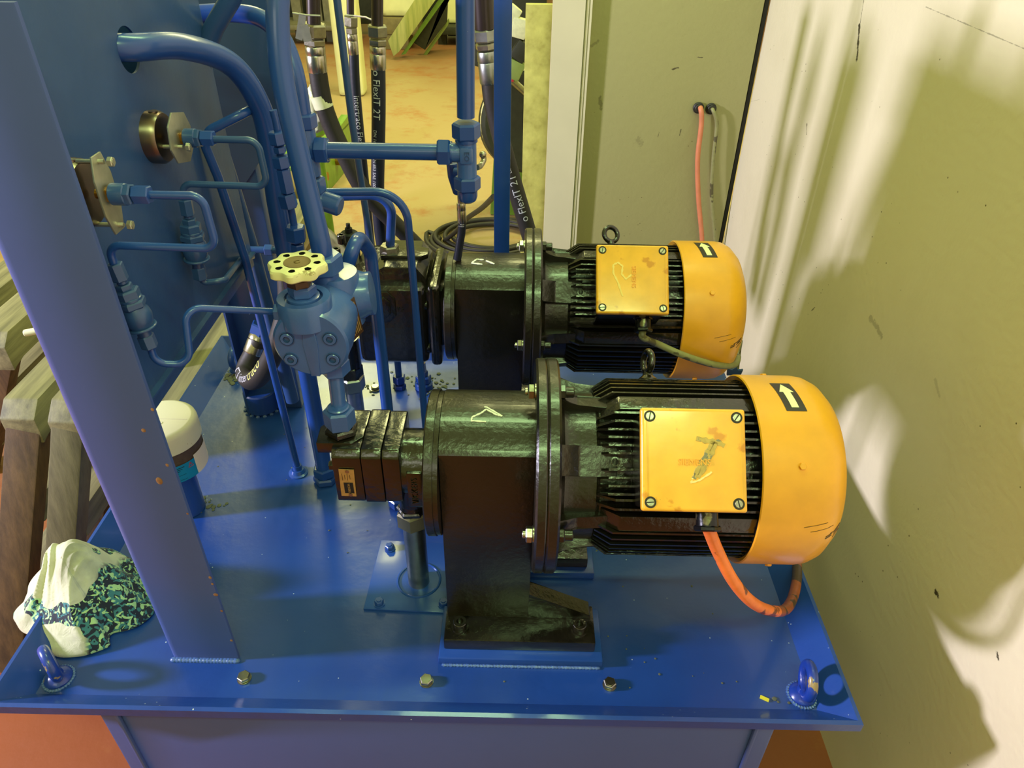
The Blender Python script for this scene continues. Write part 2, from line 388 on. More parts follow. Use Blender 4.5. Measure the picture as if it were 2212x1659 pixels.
def crom(pts, n=10):
    pts = [Vector(p) for p in pts]; q = [pts[0] * 2 - pts[1]] + pts + [pts[-1] * 2 - pts[-2]]; out = []
    for i in range(1, len(q) - 2):
        for k in range(n):
            t = k / n; a, b, c, d = q[i - 1], q[i], q[i + 1], q[i + 2]
            out.append(0.5 * ((2 * b) + (c - a) * t + (2 * a - 5 * b + 4 * c - d) * t * t + (3 * b - a - 3 * c + d) * t ** 3))
    out.append(pts[-1]); return out
def text_geo(s, size, depth=0.0):
    cu = bpy.data.curves.new('lettering', 'FONT'); cu.body = s; cu.size = size; cu.align_x = 'CENTER'; cu.align_y = 'CENTER'; cu.extrude = depth; cu.resolution_u = 3
    o = bpy.data.objects.new('lettering', cu); COL.objects.link(o)
    dg = bpy.context.evaluated_depsgraph_get(); me = bpy.data.meshes.new_from_object(o.evaluated_get(dg))
    vsx = [v.co.copy() for v in me.vertices]; fs = [tuple(p.vertices) for p in me.polygons]
    bpy.data.objects.remove(o, do_unlink=True); bpy.data.curves.remove(cu); bpy.data.meshes.remove(me)
    return vsx, fs
def text_flat(s, size, o, ex, ey, name, m, parent, depth=0.0003, mirror=False):
    vsx, fs = text_geo(s, size, depth); b = B(); o = Vector(o); ex = Vector(ex).normalized(); ey = Vector(ey).normalized(); ez = ex.cross(ey)
    vv = [b.bm.verts.new(o + ex * v.x + ey * v.y + ez * v.z) for v in vsx]
    for f in fs:
        try: b.bm.faces.new([vv[i] for i in f])
        except ValueError: pass
    return b.build(name, m, parent)
def text_tube(s, size, fr, r, s0, name, m, parent, facing, flip=1, stretch=1.0, off=0.0):
    """lettering printed along a hose; fr = frames of the hose, facing = direction the print faces"""
    vsx, fs = text_geo(s, size); mnx = min(v.x for v in vsx); acc = [0.0]
    for i in range(1, len(fr)): acc.append(acc[-1] + (fr[i][0] - fr[i - 1][0]).length)
    bt = bmesh.new(); v0 = [bt.verts.new(v) for v in vsx]
    for f in fs:
        try: bt.faces.new([v0[i] for i in f])
        except ValueError: pass
    for k in range(-8, 9): bmesh.ops.bisect_plane(bt, geom=bt.verts[:] + bt.edges[:] + bt.faces[:], plane_co=(0, k * r * .22, 0), plane_no=(0, 1, 0))
    mxx = max(v.x for v in vsx)
    for k in range(1, int((mxx - mnx) / .006) + 1): bmesh.ops.bisect_plane(bt, geom=bt.verts[:] + bt.edges[:] + bt.faces[:], plane_co=(mnx + k * .006, 0, 0), plane_no=(1, 0, 0))
    bt.verts.index_update(); vsx = [v.co.copy() for v in bt.verts]; fs = [tuple(v.index for v in f.verts) for f in bt.faces]; bt.free()
    b = B(); vv = []
    for v in vsx:
        d = s0 + (v.x - mnx) * stretch if flip > 0 else s0 - (v.x - mnx) * stretch
        d = min(max(d, 0), acc[-1] - 1e-5); i = 0
        while i < len(acc) - 2 and acc[i + 1] < d: i += 1
        k = (d - acc[i]) / max(acc[i + 1] - acc[i], 1e-9)
        p = fr[i][0].lerp(fr[i + 1][0], k); t = fr[i][3].lerp(fr[i + 1][3], k).normalized()
        f = Vector(facing); f = (f - t * f.dot(t)).normalized(); sd = (t.cross(f)) * -flip
        a = (v.y + off) / r
        vv.append(b.bm.verts.new(p + (f * math.cos(a) + sd * math.sin(a)) * (r + 0.0005)))
    for f in fs:
        try: b.bm.faces.new([vv[i] for i in f])
        except ValueError: pass
    return b.build(name, m, parent, fix=False)
# ================================================================ the room
FZ = -0.6; WX = 0.713; CY_ = 2.351
b = B(); b.box((0, 6, FZ - 0.05), (30, 22, 0.1)); struct(b.build('floor', FLOORM))
def wp(px, py): 
    p = P(px, py, X=WX); return (p.y, p.z)
st = []
for a, c, wd, k in (((1856, 55), (1851, 128), 0.0045, 1.0), ((1866, 0), (1858, 50), 0.0018, .8), ((1885, 1510), (1880, 1530), .003, 0), ((1743, 268), (1742, 290), .002, .9),
                    ((1905, 1150), (1990, 1275), .0007, 0.0), ((1880, 685), (1905, 725), .006, .35), ((2020, 820), (2030, 860), .004, .2), ((2022, 1282), (2026, 1290), .005, 1.0),
                    ((2154, 1410), (2156, 1422), .003, 1.0), ((1760, 664), (1752, 672), .002, .8), ((2000, 15), (2212, 105), .0010, .5), ((1500, 250), (1640, 215), .0008, .3)):
    if k: st.append((*wp(*a), *wp(*c), wd, k))
WALLM = wall_material('cream_wall_paint', (222, 212, 184), st)
b = B(); b.box((WX + 0.04, 0.4, 0.9), (0.08, 3.9, 3.0)); struct(b.build('wall_right', WALLM))

# electrical cabinet beyond the motors
cab = thing('electrical_cabinet', 'olive cream sheet metal cabinet standing beyond the motors with two cables entering its side', 'cabinet', (0.45, CY_ + 0.25, FZ))
def cp(px, py):
    p = P(px, py, Y=CY_); return (p.x, p.z)
st = [(*cp(1296, 210), *cp(1297, 235), .006, .5), (*cp(1452, 150), *cp(1465, 146), .003, .9), (*cp(1508, 124), *cp(1518, 124), .002, .9), (*cp(1277, 100), *cp(1292, 88), .004, .35),
      (*cp(1380, 305), *cp(1383, 308), .012, .25), (*cp(1471, 280), *cp(1468, 292), .0015, .8), (*cp(1424, 285), *cp(1421, 296), .0015, .6)]
CABM = wall_material('olive_cabinet_enamel', (156, 152, 104), st, rough=0.4, u=0, v=2)
b = B(); b.box((0.4475, CY_ + 0.25, 0.55), (0.500, 0.5, 2.30), bev=0.004); b.build('cabinet_body', CABM, cab)
# white frame section at its left edge
POSTW = mat('white_frame_paint', (208, 200, 172), 0.45, bump=0.05, var=0.06, vscale=3)
fr_ = thing('door_frame_section', 'off white grooved metal upright at left edge of the olive cabinet', 'frame', (0.13, CY_ - 0.01, FZ))
b = B(); x0 = cp(1190, 100)[0]; x1 = cp(1272, 100)[0]
b.prism([(x0, 0), (x1, 0), (x1, .03), (x1 - .006, .03), (x1 - .006, .024), (x1 - .010, .024), (x1 - .010, .03), (x1 - .016, .03), (x1 - .016, .020), (x1 - .020, .020), (x1 - .020, .034), (x0, .034)][::-1], (0, CY_ + 0.0, FZ), (1, 0, 0), (0, -1, 0), (0, 0, 2.35))
b.build('upright', POSTW, fr_)
BOARD = mat('yellow_osb_board', (196, 190, 104), 0.6, bump=0.8, bscale=30, rgb2=(160, 152, 76), vscale=22, var=0.15)
x0 = cp(1136, 10)[0]; zt = cp(1160, 12)[1]
b = B(); b.box(((x0 + 0.10) / 2 , CY_ + 0.035, (zt + FZ) / 2), (0.10 - x0, 0.03, zt - FZ), bev=0.002)
tag(b.build('insulation_board', BOARD), 'yellow rough textured board standing upright behind the off white frame', 'board')
# dark strip put in for the shade of the gap between cabinet and wall
b = B(); b.box((0.706, CY_ + 0.03, 0.5), (0.012, 0.05, 2.2)); struct(b.build('gap_shade_1', DARK))

# ================================================================ tray and tank
XL, XR, YF, YB = -0.739, 0.494, 0.556, 1.545
RW, RH = 0.042, 0.035
tank = thing('oil_tank', 'blue steel oil tank with drip tray top carrying two motor pump sets', 'tank', (-0.12, 1.05, FZ))
def tray():
    b = B(); bm = b.bm
    def loop(inset, z): return [bm.verts.new((XL + inset, YF + inset, z)), bm.verts.new((XR - inset, YF + inset, z)), bm.verts.new((XR - inset, YB - inset, z)), bm.verts.new((XL + inset, YB - inset, z))]
    L0 = loop(0.0, RH - 0.016); L1 = loop(0, RH); L1b = loop(0.006, RH + .001); L2 = loop(RW, 0.0); L3 = loop(RW + 0.004, -0.006); L4 = loop(0.008, RH - 0.018)
    for A, C in ((L0, L1), (L1, L1b), (L1b, L2)):
        for i in range(4): bm.faces.new([A[i], A[(i + 1) % 4], C[(i + 1) % 4], C[i]])
    nx, ny = 60, 50; g = []
    for j in range(ny + 1):
        row = []
        for i in range(nx + 1):
            x = XL + RW + (XR - XL - 2 * RW) * i / nx; y = YF + RW + (YB - YF - 2 * RW) * j / ny
            e = min(i, nx - i, j, ny - j)
            z = 0 if e == 0 else 0.0010 * noise.noise(Vector((x * 3, y * 3, 0)))
            row.append(bm.verts.new((x, y, z)))
        g.append(row)
    for j in range(ny):
        for i in range(nx): bm.faces.new([g[j][i], g[j][i + 1], g[j + 1][i + 1], g[j + 1][i]])
    for A, C in ((L0, L4), (L4, L3)):
        for i in range(4): bm.faces.new([A[(i + 1) % 4], A[i], C[i], C[(i + 1) % 4]])
    bm.faces.new(L3[::-1])
    bmesh.ops.remove_doubles(bm, verts=bm.verts[:], dist=1e-5)
    return b.build('drip_tray', TRAYM, tank, ang=25)
tray()
b = B(); TL, TR = -0.604, 0.392
b.box(((TL + TR) / 2, 1.06, (FZ + 0.1 - 0.012) / 2 + 0.0), (TR - TL, 0.955, -(FZ + 0.1) - 0.012), bev=0.004)
b.build('tank_body', POST, tank)
for x in (TL + 0.03, TR - 0.03):
    b = B(); b.box((x, 0.579, -0.256), (0.006, 0.006, 0.486), bev=0.002); b.build('tank_seam', POST, tank)
for x in (TL + .08, TR - .08):
    for y in (0.65, 1.45):
        b = B(); b.box((x, y, FZ + 0.05), (0.08, 0.08, 0.10), bev=0.004); b.build('foot', POST, tank)
b = B()
for i in range(46):
    a = -0.10 + i * 0.0052; b.ball((a, 0.6585, 0.0010), 0.0042 + .001 * random.random(), sc=(1.2, .7, .55), sub=1)
b.build('weld_bead', WELD, tank)
def tray_bolt(px, py, sz=0.017):
    p = P(px, py, Z=0.004); b = B()
    b.cyl((p.x, p.y, 0), (0, 0, 1), sz * .62, 0.0018, 24); b.hexa((p.x, p.y, 0.0018), (0, 0, 1), sz, 0.0075, ph=random.random())
    b.cyl((p.x, p.y, 0.0093), (0, 0, 1), sz * .36, 0.0004, 20)
    b.build('hex_bolt', STEEL, tank)
for a in ((527, 1463), (921, 1470), (1317, 1477)): tray_bolt(*a)
# mount pads welded to the tray under the brackets
for y in (0.0, 0.468):
    for dy in (-.085, .085):
        b = B(); b.box((0.0165, 0.794 + y + dy, 0.0075), (0.252, 0.098, 0.015), bev=0.003); b.build('mount_pad', BLUE, tank)

# lifting eyes
def eye(px, py, label, ang, tilt=0.0, worn=False):
    p = P(px, py, Z=0.0); t = thing('lifting_eye', label, 'lifting eye', (p.x, p.y, 0), 'lifting eyes at the tray corners')
    ax = Vector((math.cos(ang), math.sin(ang), tilt)); b = B(); c = Vector((p.x, p.y, 0.038))
    b.torus(c, ax, 0.0225, 0.0078, 44, 16, ref=(0, 0, 1)); b.lathe([(0, 0), (0, .019), (.005, .0195), (.010, .016), (.013, .010), (.020, .008), (.020, 0)], (p.x, p.y, 0), (0, 0, 1), 32)
    if worn: 
        pass
    b.build('eye_ring', BLUE if not worn else EYEW, t)
    b = B()
    for i in range(30):
        a = i * math.pi / 15; b.ball((p.x + .0200 * math.cos(a), p.y + .0205 * math.sin(a), 0.001), .0030 + .0008 * random.random(), sc=(1, 1, .7), sub=1)
    b.build('weld_bead', WELD, t)
EYEW = mat('worn_blue_enamel', (26, 56, 148), 0.3, bump=0.15, wear=(150, 128, 88), wearscale=38, wearcut=0.60, coat=0.3)
eye(128, 1466, 'blue lifting eye with bare worn patches at the left front corner of the tray', R(44), worn=True)
eye(1732, 1502, 'blue lifting eye with bare worn patches at the right front corner of the tray', R(-8), worn=True)
eye(515, 800, 'blue lifting eye at the left rear corner of the tray beside the hose', R(-4))

# small debris on the tray
b = B(); p = P(1651, 1510, Z=0.0); b.box((p.x, p.y, 0.0012), (0.013, 0.005, 0.002), M=Matrix.Rotation(R(-28), 3, 'Z'))
tag(b.build('plastic_scrap', YELB), 'tiny yellow plastic scrap lying near the right front corner of the tray', 'scrap')
b = B()
for (px, py, n, sp, sz) in ((435, 1090, 40, .018, .0035), (490, 815, 60, .022, .005), (930, 835, 70, .035, .004), (1755, 1520, 22, .022, .003), (795, 840, 24, .02, .003), (1480, 1440, 30, .22, .0016), (1320, 1400, 24, .2, .0014), (640, 1000, 30, .2, .0014)):
    c = P(px, py, Z=0)
    for i in range(n):
        x = c.x + random.gauss(0, sp); y = c.y + random.gauss(0, sp * .7)
        if y < YF + RW + .004 or x > XR - RW - .004 or x < XL + RW + .004: continue
        b.ball((x, y, 0.0005), sz * (0.5 + random.random()), sc=(1, .7 + random.random() * .6, .5), sub=1)
tag(b.build('dirt_crumbs', DEBRIS), 'grey dirt crumbs and grit scattered on the blue tray', 'dirt', kind='stuff')

# ================================================================ support posts and gauge panel
CHIPM = mat('bare_rust_chip', (150, 110, 70), 0.7, var=0.3, vscale=200, rgb2=(120, 60, 34))
post = thing('support_post', 'wide blue folded steel post standing at left front of the tray', 'post', (-0.46, 0.70, 0))
xl, xr = -0.523, -0.417
b = B()
prof = []
for k in range(7):
    a = R(180 + 15 * k); prof.append((xl + .014 + .014 * math.cos(a), 0.660 + .014 + .014 * math.sin(a)))
prof += [(xr - .003, .660), (xr, .661), (xr, .666), (xl + .014, .666)]
for k in range(5):
    a = R(270 - 22.5 * k); prof.append((xl + .014 + .008 * math.cos(a), 0.660 + .014 + .008 * math.sin(a)))
prof += [(xl + .006, .76), (xl, .76)]
b.prism(prof, (0, 0, 0), (1, 0, 0), (0, 1, 0), (0, 0, .905)); b.build('folded_plate', POST, post, ang=20)
b = B()
for i in range(19):
    b.ball((xl + .008 + i * (xr - xl - .012) / 18, 0.658, 0.001), 0.006, sc=(1.2, .8, .7), sub=2)
b.build('weld_bead', WELD, post)
b = B()
for (px, py, s_) in ((310, 930, .0028), (344, 1039, .0042), (333, 885, .002), (459, 1248, .0022), (462, 1262, .0018), (466, 1285, .0035), (481, 1320, .002), (500, 1384, .0022), (361, 1005, .002), (405, 1110, .0015)):
    p = P(px, py, Y=0.6598); b.ball((min(p.x, xr - .0006), 0.6599, p.z), s_, sc=(1, .12, .9 + random.random() * .6), sub=2)
b.build('paint_chip', CHIPM, post)

PX = -0.450
panel = thing('instrument_panel', 'blue sheet steel panel behind the left post carrying two pressure gauges', 'panel', (PX, 0.89, 0.444))
b = B(); zb = 0.444; y0, y1 = 0.672, 1.122
hc = P(278, 108, X=PX); hr = 0.025
# sheet with a round hole for the big pipe: built as a ring fan around the hole
bm = b.bm; n = 48
def rect_pt(a):
    dy, dz = math.cos(a), math.sin(a); ts = []
    if dy > 1e-6: ts.append((y1 - hc.y) / dy)
    if dy < -1e-6: ts.append((y0 - hc.y) / dy)
    if dz > 1e-6: ts.append((.905 - hc.z) / dz)
    if dz < -1e-6: ts.append((zb - hc.z) / dz)
    t = min(ts); return hc.y + dy * t, hc.z + dz * t
angs = sorted([2 * math.pi * i / n for i in range(n)] + [math.atan2(z - hc.z, y - hc.y) % (2 * math.pi) for y in (y0, y1) for z in (zb, .905)])
for x_, flip in ((PX, 1), (PX - .003, -1)):
    inn = [bm.verts.new((x_, hc.y + hr * 1.0 * math.cos(a), hc.z + hr * math.sin(a))) for a in angs]
    out = [bm.verts.new((x_, *rect_pt(a))) for a in angs]
    for i in range(len(angs)):
        j = (i + 1) % len(angs); f = [inn[i], inn[j], out[j], out[i]]; bm.faces.new(f if flip > 0 else f[::-1])
    if flip > 0: I1, O1 = inn, out
    else: I2, O2 = inn, out
for i in range(len(angs)):
    j = (i + 1) % len(angs); bm.faces.new([I1[i], I1[j], I2[j], I2[i]]); bm.faces.new([O1[j], O1[i], O2[i], O2[j]])
b.build('panel_sheet', DEEP, panel)
b = B(); b.box((PX - .055, (y0 + y1) / 2, (zb + .90) / 2), (.003, y1 - y0 - .01, .895 - zb)); b.build('back_sheet', DEEP, panel)
b = B(); b.prism([(0, 0), (.003, 0), (.003, .022), (.010, .022), (.010, .025), (0, .025)], (PX - .002, y0, zb - .002), (1, 0, 0), (0, 0, 1), (0, y1 - y0, 0)); b.build('bottom_rail', DEEP, panel)
b = B(); b.box((PX - .012, y1 + .001, (zb + .905) / 2), (.024, .004, .905 - zb), bev=.001); b.build('edge_fold', DEEP, panel)
# rear post and bracket plate
rear = thing('rear_post', 'dark blue rear post standing on the tray behind the pipes', 'post', (-0.52, 1.31, 0))
xr2 = P(652, 880, Y=1.30).x
b = B(); b.box(((xr2 - .592) / 2 + 0, 1.315, 0.43), (xr2 + .592, 0.03, .86), bev=.003); b.box((-.590, 1.285, .43), (.004, .03, .86)); b.build('post_plate', DEEP, rear)  # thin lip on the left edge is added, out of view, to shade the plate
b = B(); xq = -.405
b.prism([(-.60, .50), (-.52, .50), (-.47, .56), (xq, .62), (xq, .86), (-.60, .86)], (0, 1.292, 0), (1, 0, 0), (0, 0, 1), (0, .006, 0)); b.box((-.598, 1.255, .68), (.004, .075, .36)); b.build('bracket_plate', DEEP, rear)  # its unseen left flange is an addition that keeps the key light off
b = B(); e = P(585, 845, Z=0); b.cyl((e.x, 1.30, 0), (0, 0, 1), 0.036, 0.05, 40, ch=.003); b.build('round_foot', BLUE, rear)
b = B()
for i in range(16):
    a = i * math.pi / 8; b.ball((e.x + .038 * math.cos(a), 1.30 + .038 * math.sin(a), 0.001), .005, sc=(1, 1, .7), sub=1)
b.build('weld_bead', WELD, rear)

# ================================================================ filler breather
fb = P(408, 1098, Z=0)
t = thing('filler_breather', 'ivory capped tank breather with brown filter band and light blue label', 'breather', (fb.x, fb.y, 0))
fx, fy = fb.x, fb.y
b = B(); b.cyl((fx, fy, 0), (0, 0, 1), 0.0305, 0.100, 40, ch=.002); b.build('neck', BLUE, t)
b = B(); b.cyl((fx, fy, 0.10), (0, 0, 1), 0.034, 0.010, 40); b.build('gasket', RUBBER, t)
FR = 0.0595
b = B(); b.lathe([(0, 0), (0, .050), (.004, FR - .001), (.070, FR - .001), (.070, 0)], (fx, fy, 0.109), (0, 0, 1), 64); b.build('filter_body', FILTER, t)
b = B(); b.lathe([(0, 0), (0, FR + .002), (.030, FR + .002), (.036, FR + .0005), (.039, FR - .003), (.041, FR - .008), (.0415, 0)], (fx, fy, 0.175), (0, 0, 1), 72)
b.cyl((fx + .008, fy - .012, .2164), (0, 0, 1), .0035, .0006, 20); b.box((fx, fy, .2167), (.10, .0006, .0005)); b.build('cap', CAPW, t, ang=40)
def label_band(a0, a1, z0, z1, r, name, m, par):
    b = B(); n = 24; bm = b.bm; A = []; C = []
    for i in range(n + 1):
        a = R(a0 + (a1 - a0) * i / n); A.append(bm.verts.new((fx + r * math.cos(a), fy + r * math.sin(a), z0))); C.append(bm.verts.new((fx + r * math.cos(a), fy + r * math.sin(a), z1)))
    for i in range(n): bm.faces.new([A[i], A[i + 1], C[i + 1], C[i]])
    return b.build(name, m, par, fix=False)
lb = label_band(215, 336, .114, .150, FR + .0004, 'label', LBLUE, t)
label_band(336, 392, .114, .156, FR + .0004, 'label', LWHITE, t)
for i, z in enumerate((.144, .1405, .137, .1335)): label_band(270, 316 - 4 * i, z, z + .0011, FR + .0007, 'print_line', INKB, lb)
for z in (.118, .128): label_band(275, 316, z, z + .0005, FR + .0007, 'print_line', INKB, lb)
# red warning triangle on the label
b = B(); a0 = R(327)
for (a_, z_), (c_, w_) in (((-.08, .138), (.0, .1475)), ((.0, .1475), (.08, .138)), ((.08, .138), (-.08, .138)), ((0, .1445), (0, .1405))):
    pts = [(fx + (FR + .0009) * math.cos(a0 + a_ + (c_ - a_) * k / 3), fy + (FR + .0009) * math.sin(a0 + a_ + (c_ - a_) * k / 3), z_ + (w_ - z_) * k / 3) for k in range(4)]
    b.tube(pts, .0004, 6)
b.build('warning_triangle', INKR, lb)
# ================================================================ motor pump sets
AY, AZ = 0.794, 0.295
def circ(rad, ang, x):   # ang measured from the front (-y) upwards
    a = R(ang); return Vector((x, AY - rad * math.cos(a), AZ + rad * math.sin(a)))
def radial(ang): a = R(ang); return Vector((0, -math.cos(a), math.sin(a)))
motor = thing('electric_motor', 'front ribbed black electric motor with large yellow orange fan cover and square terminal box lid', 'motor', (0.25, AY, AZ - 0.14), 'flange mounted electric motors')
# finned housing
b = B(); X0, X1 = .110, .326
b.lathe([(0, 0), (0, .104), (.004, .107), (X1 - X0, .107), (X1 - X0, 0)], (X0, AY, AZ), (1, 0, 0), 72)
def fin(b, ang, r0, r1, th, xa, xb, chf=.018, par=None):
    d = radial(ang); s_ = Vector((1, 0, 0)).cross(d); o = Vector((0, AY, AZ)) + d * r0 - s_ * th / 2
    h = r1 - r0; c = chf
    b.prism([(xa, 0), (xb, 0), (xb, h), (xa + c, h), (xa, h * .35)], o, (1, 0, 0), d, s_ * th)
for i in range(60):
    a = i * 6 + 3
    rel = (a - 44 + 180) % 360 - 180
    if abs(rel) < 22: 
        continue
    big = 30 < abs(rel) < 40
    if 34 < abs(rel) < 46: continue
    fin(b, a, .104, .1265, .0034, X0, X1, .022)
# wide rounded shoulders above and below the terminal box
for a in (44 + 40, 44 - 40):
    d = radial(a); s_ = Vector((1, 0, 0)).cross(d); o = Vector((0, AY, AZ)) + d * .100 - s_ * .0125
    b.prism([(X0 + .006, 0), (X1, 0), (X1, .0245), (X0 + .03, .0245), (X0 + .006, .008)], o, (1, 0, 0), d, s_ * .025, bev=.0015)
# short parallel ribs beside the terminal box, pointing towards the lid
dn = radial(44); dv = Vector((0, .695, .719)); 
for k in range(-4, 5):
    if k == 0: continue
    o = Vector((0, AY, AZ)) + dn * .09 + dv * (k * .0105 - .0014); top = math.sqrt(max(.127 ** 2 - (k * .0105) ** 2, 0)) - .09
    b.prism([(X0, 0), (X1, 0), (X1, top), (X0 + .012, top), (X0, top * .5)], o, (1, 0, 0), dn, dv * .0028)
b.build('finned_housing', BLACK, motor, ang=30)
# end bell with neck and motor flange
b = B()
b.lathe([(0, 0), (0, .152), (.003, .154), (.014, .154), (.017, .151), (.018, .118), (.024, .108), (.030, .106), (.048, .106), (.066, .106), (.070, .103), (.071, 0)], (.0435, AY, AZ), (1, 0, 0), 80)
for a in (44, 134, 224, 314, 0, 90, 180, 270):
    d = radial(a); s_ = Vector((1, 0, 0)).cross(d); wd = .040 if a in (44, 134, 224, 314) else .022
    b.prism([(.060, 0), (.135, 0), (.135, .016), (.085, .016), (.060, .030)], Vector((0, AY, AZ)) + d * .098 - s_ * wd / 2, (1, 0, 0), d, s_ * wd, bev=.0025)
b.build('end_bell', BLACKB, motor, ang=30)
b = B(); b.lathe([(0, .0045), (0, .0062), (.0006, .0062), (.0006, .0045), (0, .0045)], Vector((.132, AY, AZ)) + dn * .1143, dn, 28); b.build('casting_mark', BLACK, motor)
# fan cover
b = B(); FO = .316
b.lathe([(.004, .127), (0, .1335), (.0015, .1352), (.078, .1352), (.090, .1335), (.103, .127), (.116, .113), (.125, .093), (.130, .070), (.133, .040), (.134, 0)], (FO, AY, AZ), (1, 0, 0), 96)
fc = b.build('fan_cover', ORANGE, motor, ang=40)
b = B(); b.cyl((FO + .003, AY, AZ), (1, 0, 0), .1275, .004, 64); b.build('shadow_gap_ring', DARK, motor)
b = B()
for a in (44, 134, 224, 314, 270 + 5): b.hexa(circ(.1350, a - 1, .366), radial(a - 1), .0085, .0035, ref=(1, 0, 0)); 
b.build('cover_bolt', ORANGE, fc)
b = B()
p0 = PC(1681, 826, AY, AZ, .1358); p1 = PC(1733, 882, AY, AZ, .1358)
# sticker wrapped on the cover, with the arrow
def wrap(b, poly, x0, ang0, rad, th=.0005):
    bm = b.bm; vs_ = [bm.verts.new(circ(rad, ang0 + math.degrees(v / rad), x0 + u)) for u, v in poly]; bm.faces.new(vs_)
def wrapgrid(b, u0, u1, v0, v1, x0, ang0, rad, n=10, skew=0.0):
    bm = b.bm; rows = []
    for j in range(n + 1):
        v = v0 + (v1 - v0) * j / n
        rows.append([bm.verts.new(circ(rad, ang0 + math.degrees(v / rad), x0 + u + skew * v)) for u in (u0, u1)])
    for j in range(n): bm.faces.new([rows[j][0], rows[j][1], rows[j + 1][1], rows[j + 1][0]])
SA = 88
b = B(); wrapgrid(b, -.0135, .0135, -.030, .030, .366, SA, .1356, 14, -.12); stk = b.build('arrow_sticker', STICK, fc, fix=False)
b = B()
for j in range(8):
    v0 = -.024 + j * .0038; v1 = v0 + .0038
    wrapgrid(b, -.0048, .0048, v0, v1, .366, SA, .1359, 1, -.12)
for j in range(8):
    v0 = .0064 + j * .0025; w0 = .0096 * (1 - j / 8); w1 = .0096 * (1 - (j + 1) / 8); bm = b.bm
    q = [bm.verts.new(circ(.1359, SA + math.degrees(v / .1359), .366 + u - .12 * v)) for u, v in ((-w0, v0), (w0, v0), (w1, v0 + .0025), (-w1, v0 + .0025))]
    if w1 < 1e-6: q = q[:3]
    bm.faces.new(q)
b.build('arrow', ARROWM, fc, fix=False)
b = B(); 
for (a, x, l, w_) in ((2, .425, .022, .0012), (-1, .421, .026, .0016), (0.5, .423, .030, .0010), (5, .400, .03, .0004), (8, .39, .03, .0004), (-3, .428, .014, .0010), (30, .444, .004, .001)):
    a0 = a; pr = {}
    def rr(x): 
        u = x - FO
        pts = [(.078, .1352), (.090, .1335), (.103, .127), (.116, .113), (.125, .093), (.130, .07)]
        if u <= .078: return .1352
        for (ua, ra), (ub, rb) in zip(pts, pts[1:]):
            if u <= ub: return ra + (rb - ra) * (u - ua) / (ub - ua)
        return .07
    pts = [circ(rr(x - l / 2 + l * k / 4) + .0003, a0 + k * .8, x - l / 2 + l * k / 4) for k in range(5)]; b.ribbon(pts, radial(a0), w_, .0002)
b.build('scuff_mark', mat('dark_scuff', (84, 62, 26), .6), fc)
# terminal box
ox, lc = .212, .203
Mb = Matrix((Vector((1, 0, 0)), dv, dn)).transposed()
ctr = Vector((ox, AY, AZ))
b = B(); b.box(ctr + dn * .150, (.114, .114, .085), bev=.006, M=Mb); tb = b.build('terminal_box', BLACK, motor)
b = B(); b.box(ctr + dn * (lc - .0065), (.1235, .1215, .013), bev=.0042, M=Mb, seg=4)
for sx in (-1, 1): b.box(ctr + dn * (lc + .0001) + Vector((sx * .0555, 0, 0)), (.0006, .09, .0008), M=Mb)
lid = b.build('terminal_box_lid', LIDM, motor, ang=40)
for sx, sy in ((-1, 1), (1, 1), (-1, -1), (1, -1)):
    c = ctr + dn * (lc - .0002) + Vector((sx * .0515, 0, 0)) + dv * (sy * .0505); b = B()
    b.lathe([(0, .0062), (0, .0068), (.0006, .0068), (.0006, .0050), (0, .0050)], c, dn, 28, mi=1); b.lathe([(0, 0), (0, .0050), (.0009, .0044), (.0009, 0)], c, dn, 24)
    q = random.uniform(-.5, 2.2); e1 = Vector((1, 0, 0)) * math.cos(q) + dv * math.sin(q); e2 = dn.cross(e1)
    b.box(c + dn * .0009, (.0092, .0012, .0007), M=Matrix((e1, e2, dn)).transposed(), mi=1); b.build('slotted_screw', [STEEL, DARK], lid)
b = B(); g0 = ctr + dn * .165 - dv * .057 + Vector((.024, 0, 0)); gd = -dv
GLX = g0
b.hexa(g0, gd, .029, .004, ref=(1, 0, 0)); b.cyl(g0 + gd * .004, gd, .0135, .020, 28, ch=.001); b.hexa(g0 + gd * .020, gd, .028, .007, ref=(1, 0, 0), ph=.2); b.build('cable_gland', mat('taped_gland', (110, 104, 76), 0.25, 0.6, bump=0.4, bscale=60, wear=(30, 30, 34), wearscale=24, wearcut=0.5, coat=.3), motor)

# bellhousing bracket with foot
brk = thing('pump_bracket', 'front black cast bellhousing with foot plate bolted to the tray', 'bracket', (0, AY, 0.015), 'cast motor brackets')
b = B()
pr = []
for k in range(21):
    a = R(46 + (134 - 46) * k / 20); pr.append((AY - .106 * math.cos(a), AZ + .106 * math.sin(a)))
pr += [(AY + .073, .034), (AY - .073, .034)]
b.prism(pr, (-.099, 0, 0), (0, 1, 0), (0, 0, 1), (.1275, 0, 0), bev=.0012)
b.build('housing', BLACKB, brk, ang=24)
b = B(); b.lathe([(0, 0), (0, .104), (.002, .106), (.013, .106), (.0135, .104), (.020, .1045), (.020, 0)], (-.120, AY, AZ), (1, 0, 0), 72); b.build('pump_side_ring', BLACKB, brk)
b = B(); b.lathe([(0, 0), (0, .151), (.003, .154), (.013, .154), (.0145, .153), (.0145, 0)], (.0285, AY, AZ), (1, 0, 0), 80); b.build('flange', BLACKB, brk)
b = B()
for dy in (-.083, .083): b.box((.0145, AY + dy, .0265), (.233, .070, .023), bev=.0035)
b.box((-.04, AY, .030), (.11, .15, .014))
b.prism([(.018, .112), (.028, .092), (.124, .046), (.127, .034), (.018, .034)][::-1], (0, AY - .073, 0), (1, 0, 0), (0, 0, 1), (0, .026, 0), bev=.001)
b.build('foot_plate', BLACK, brk)
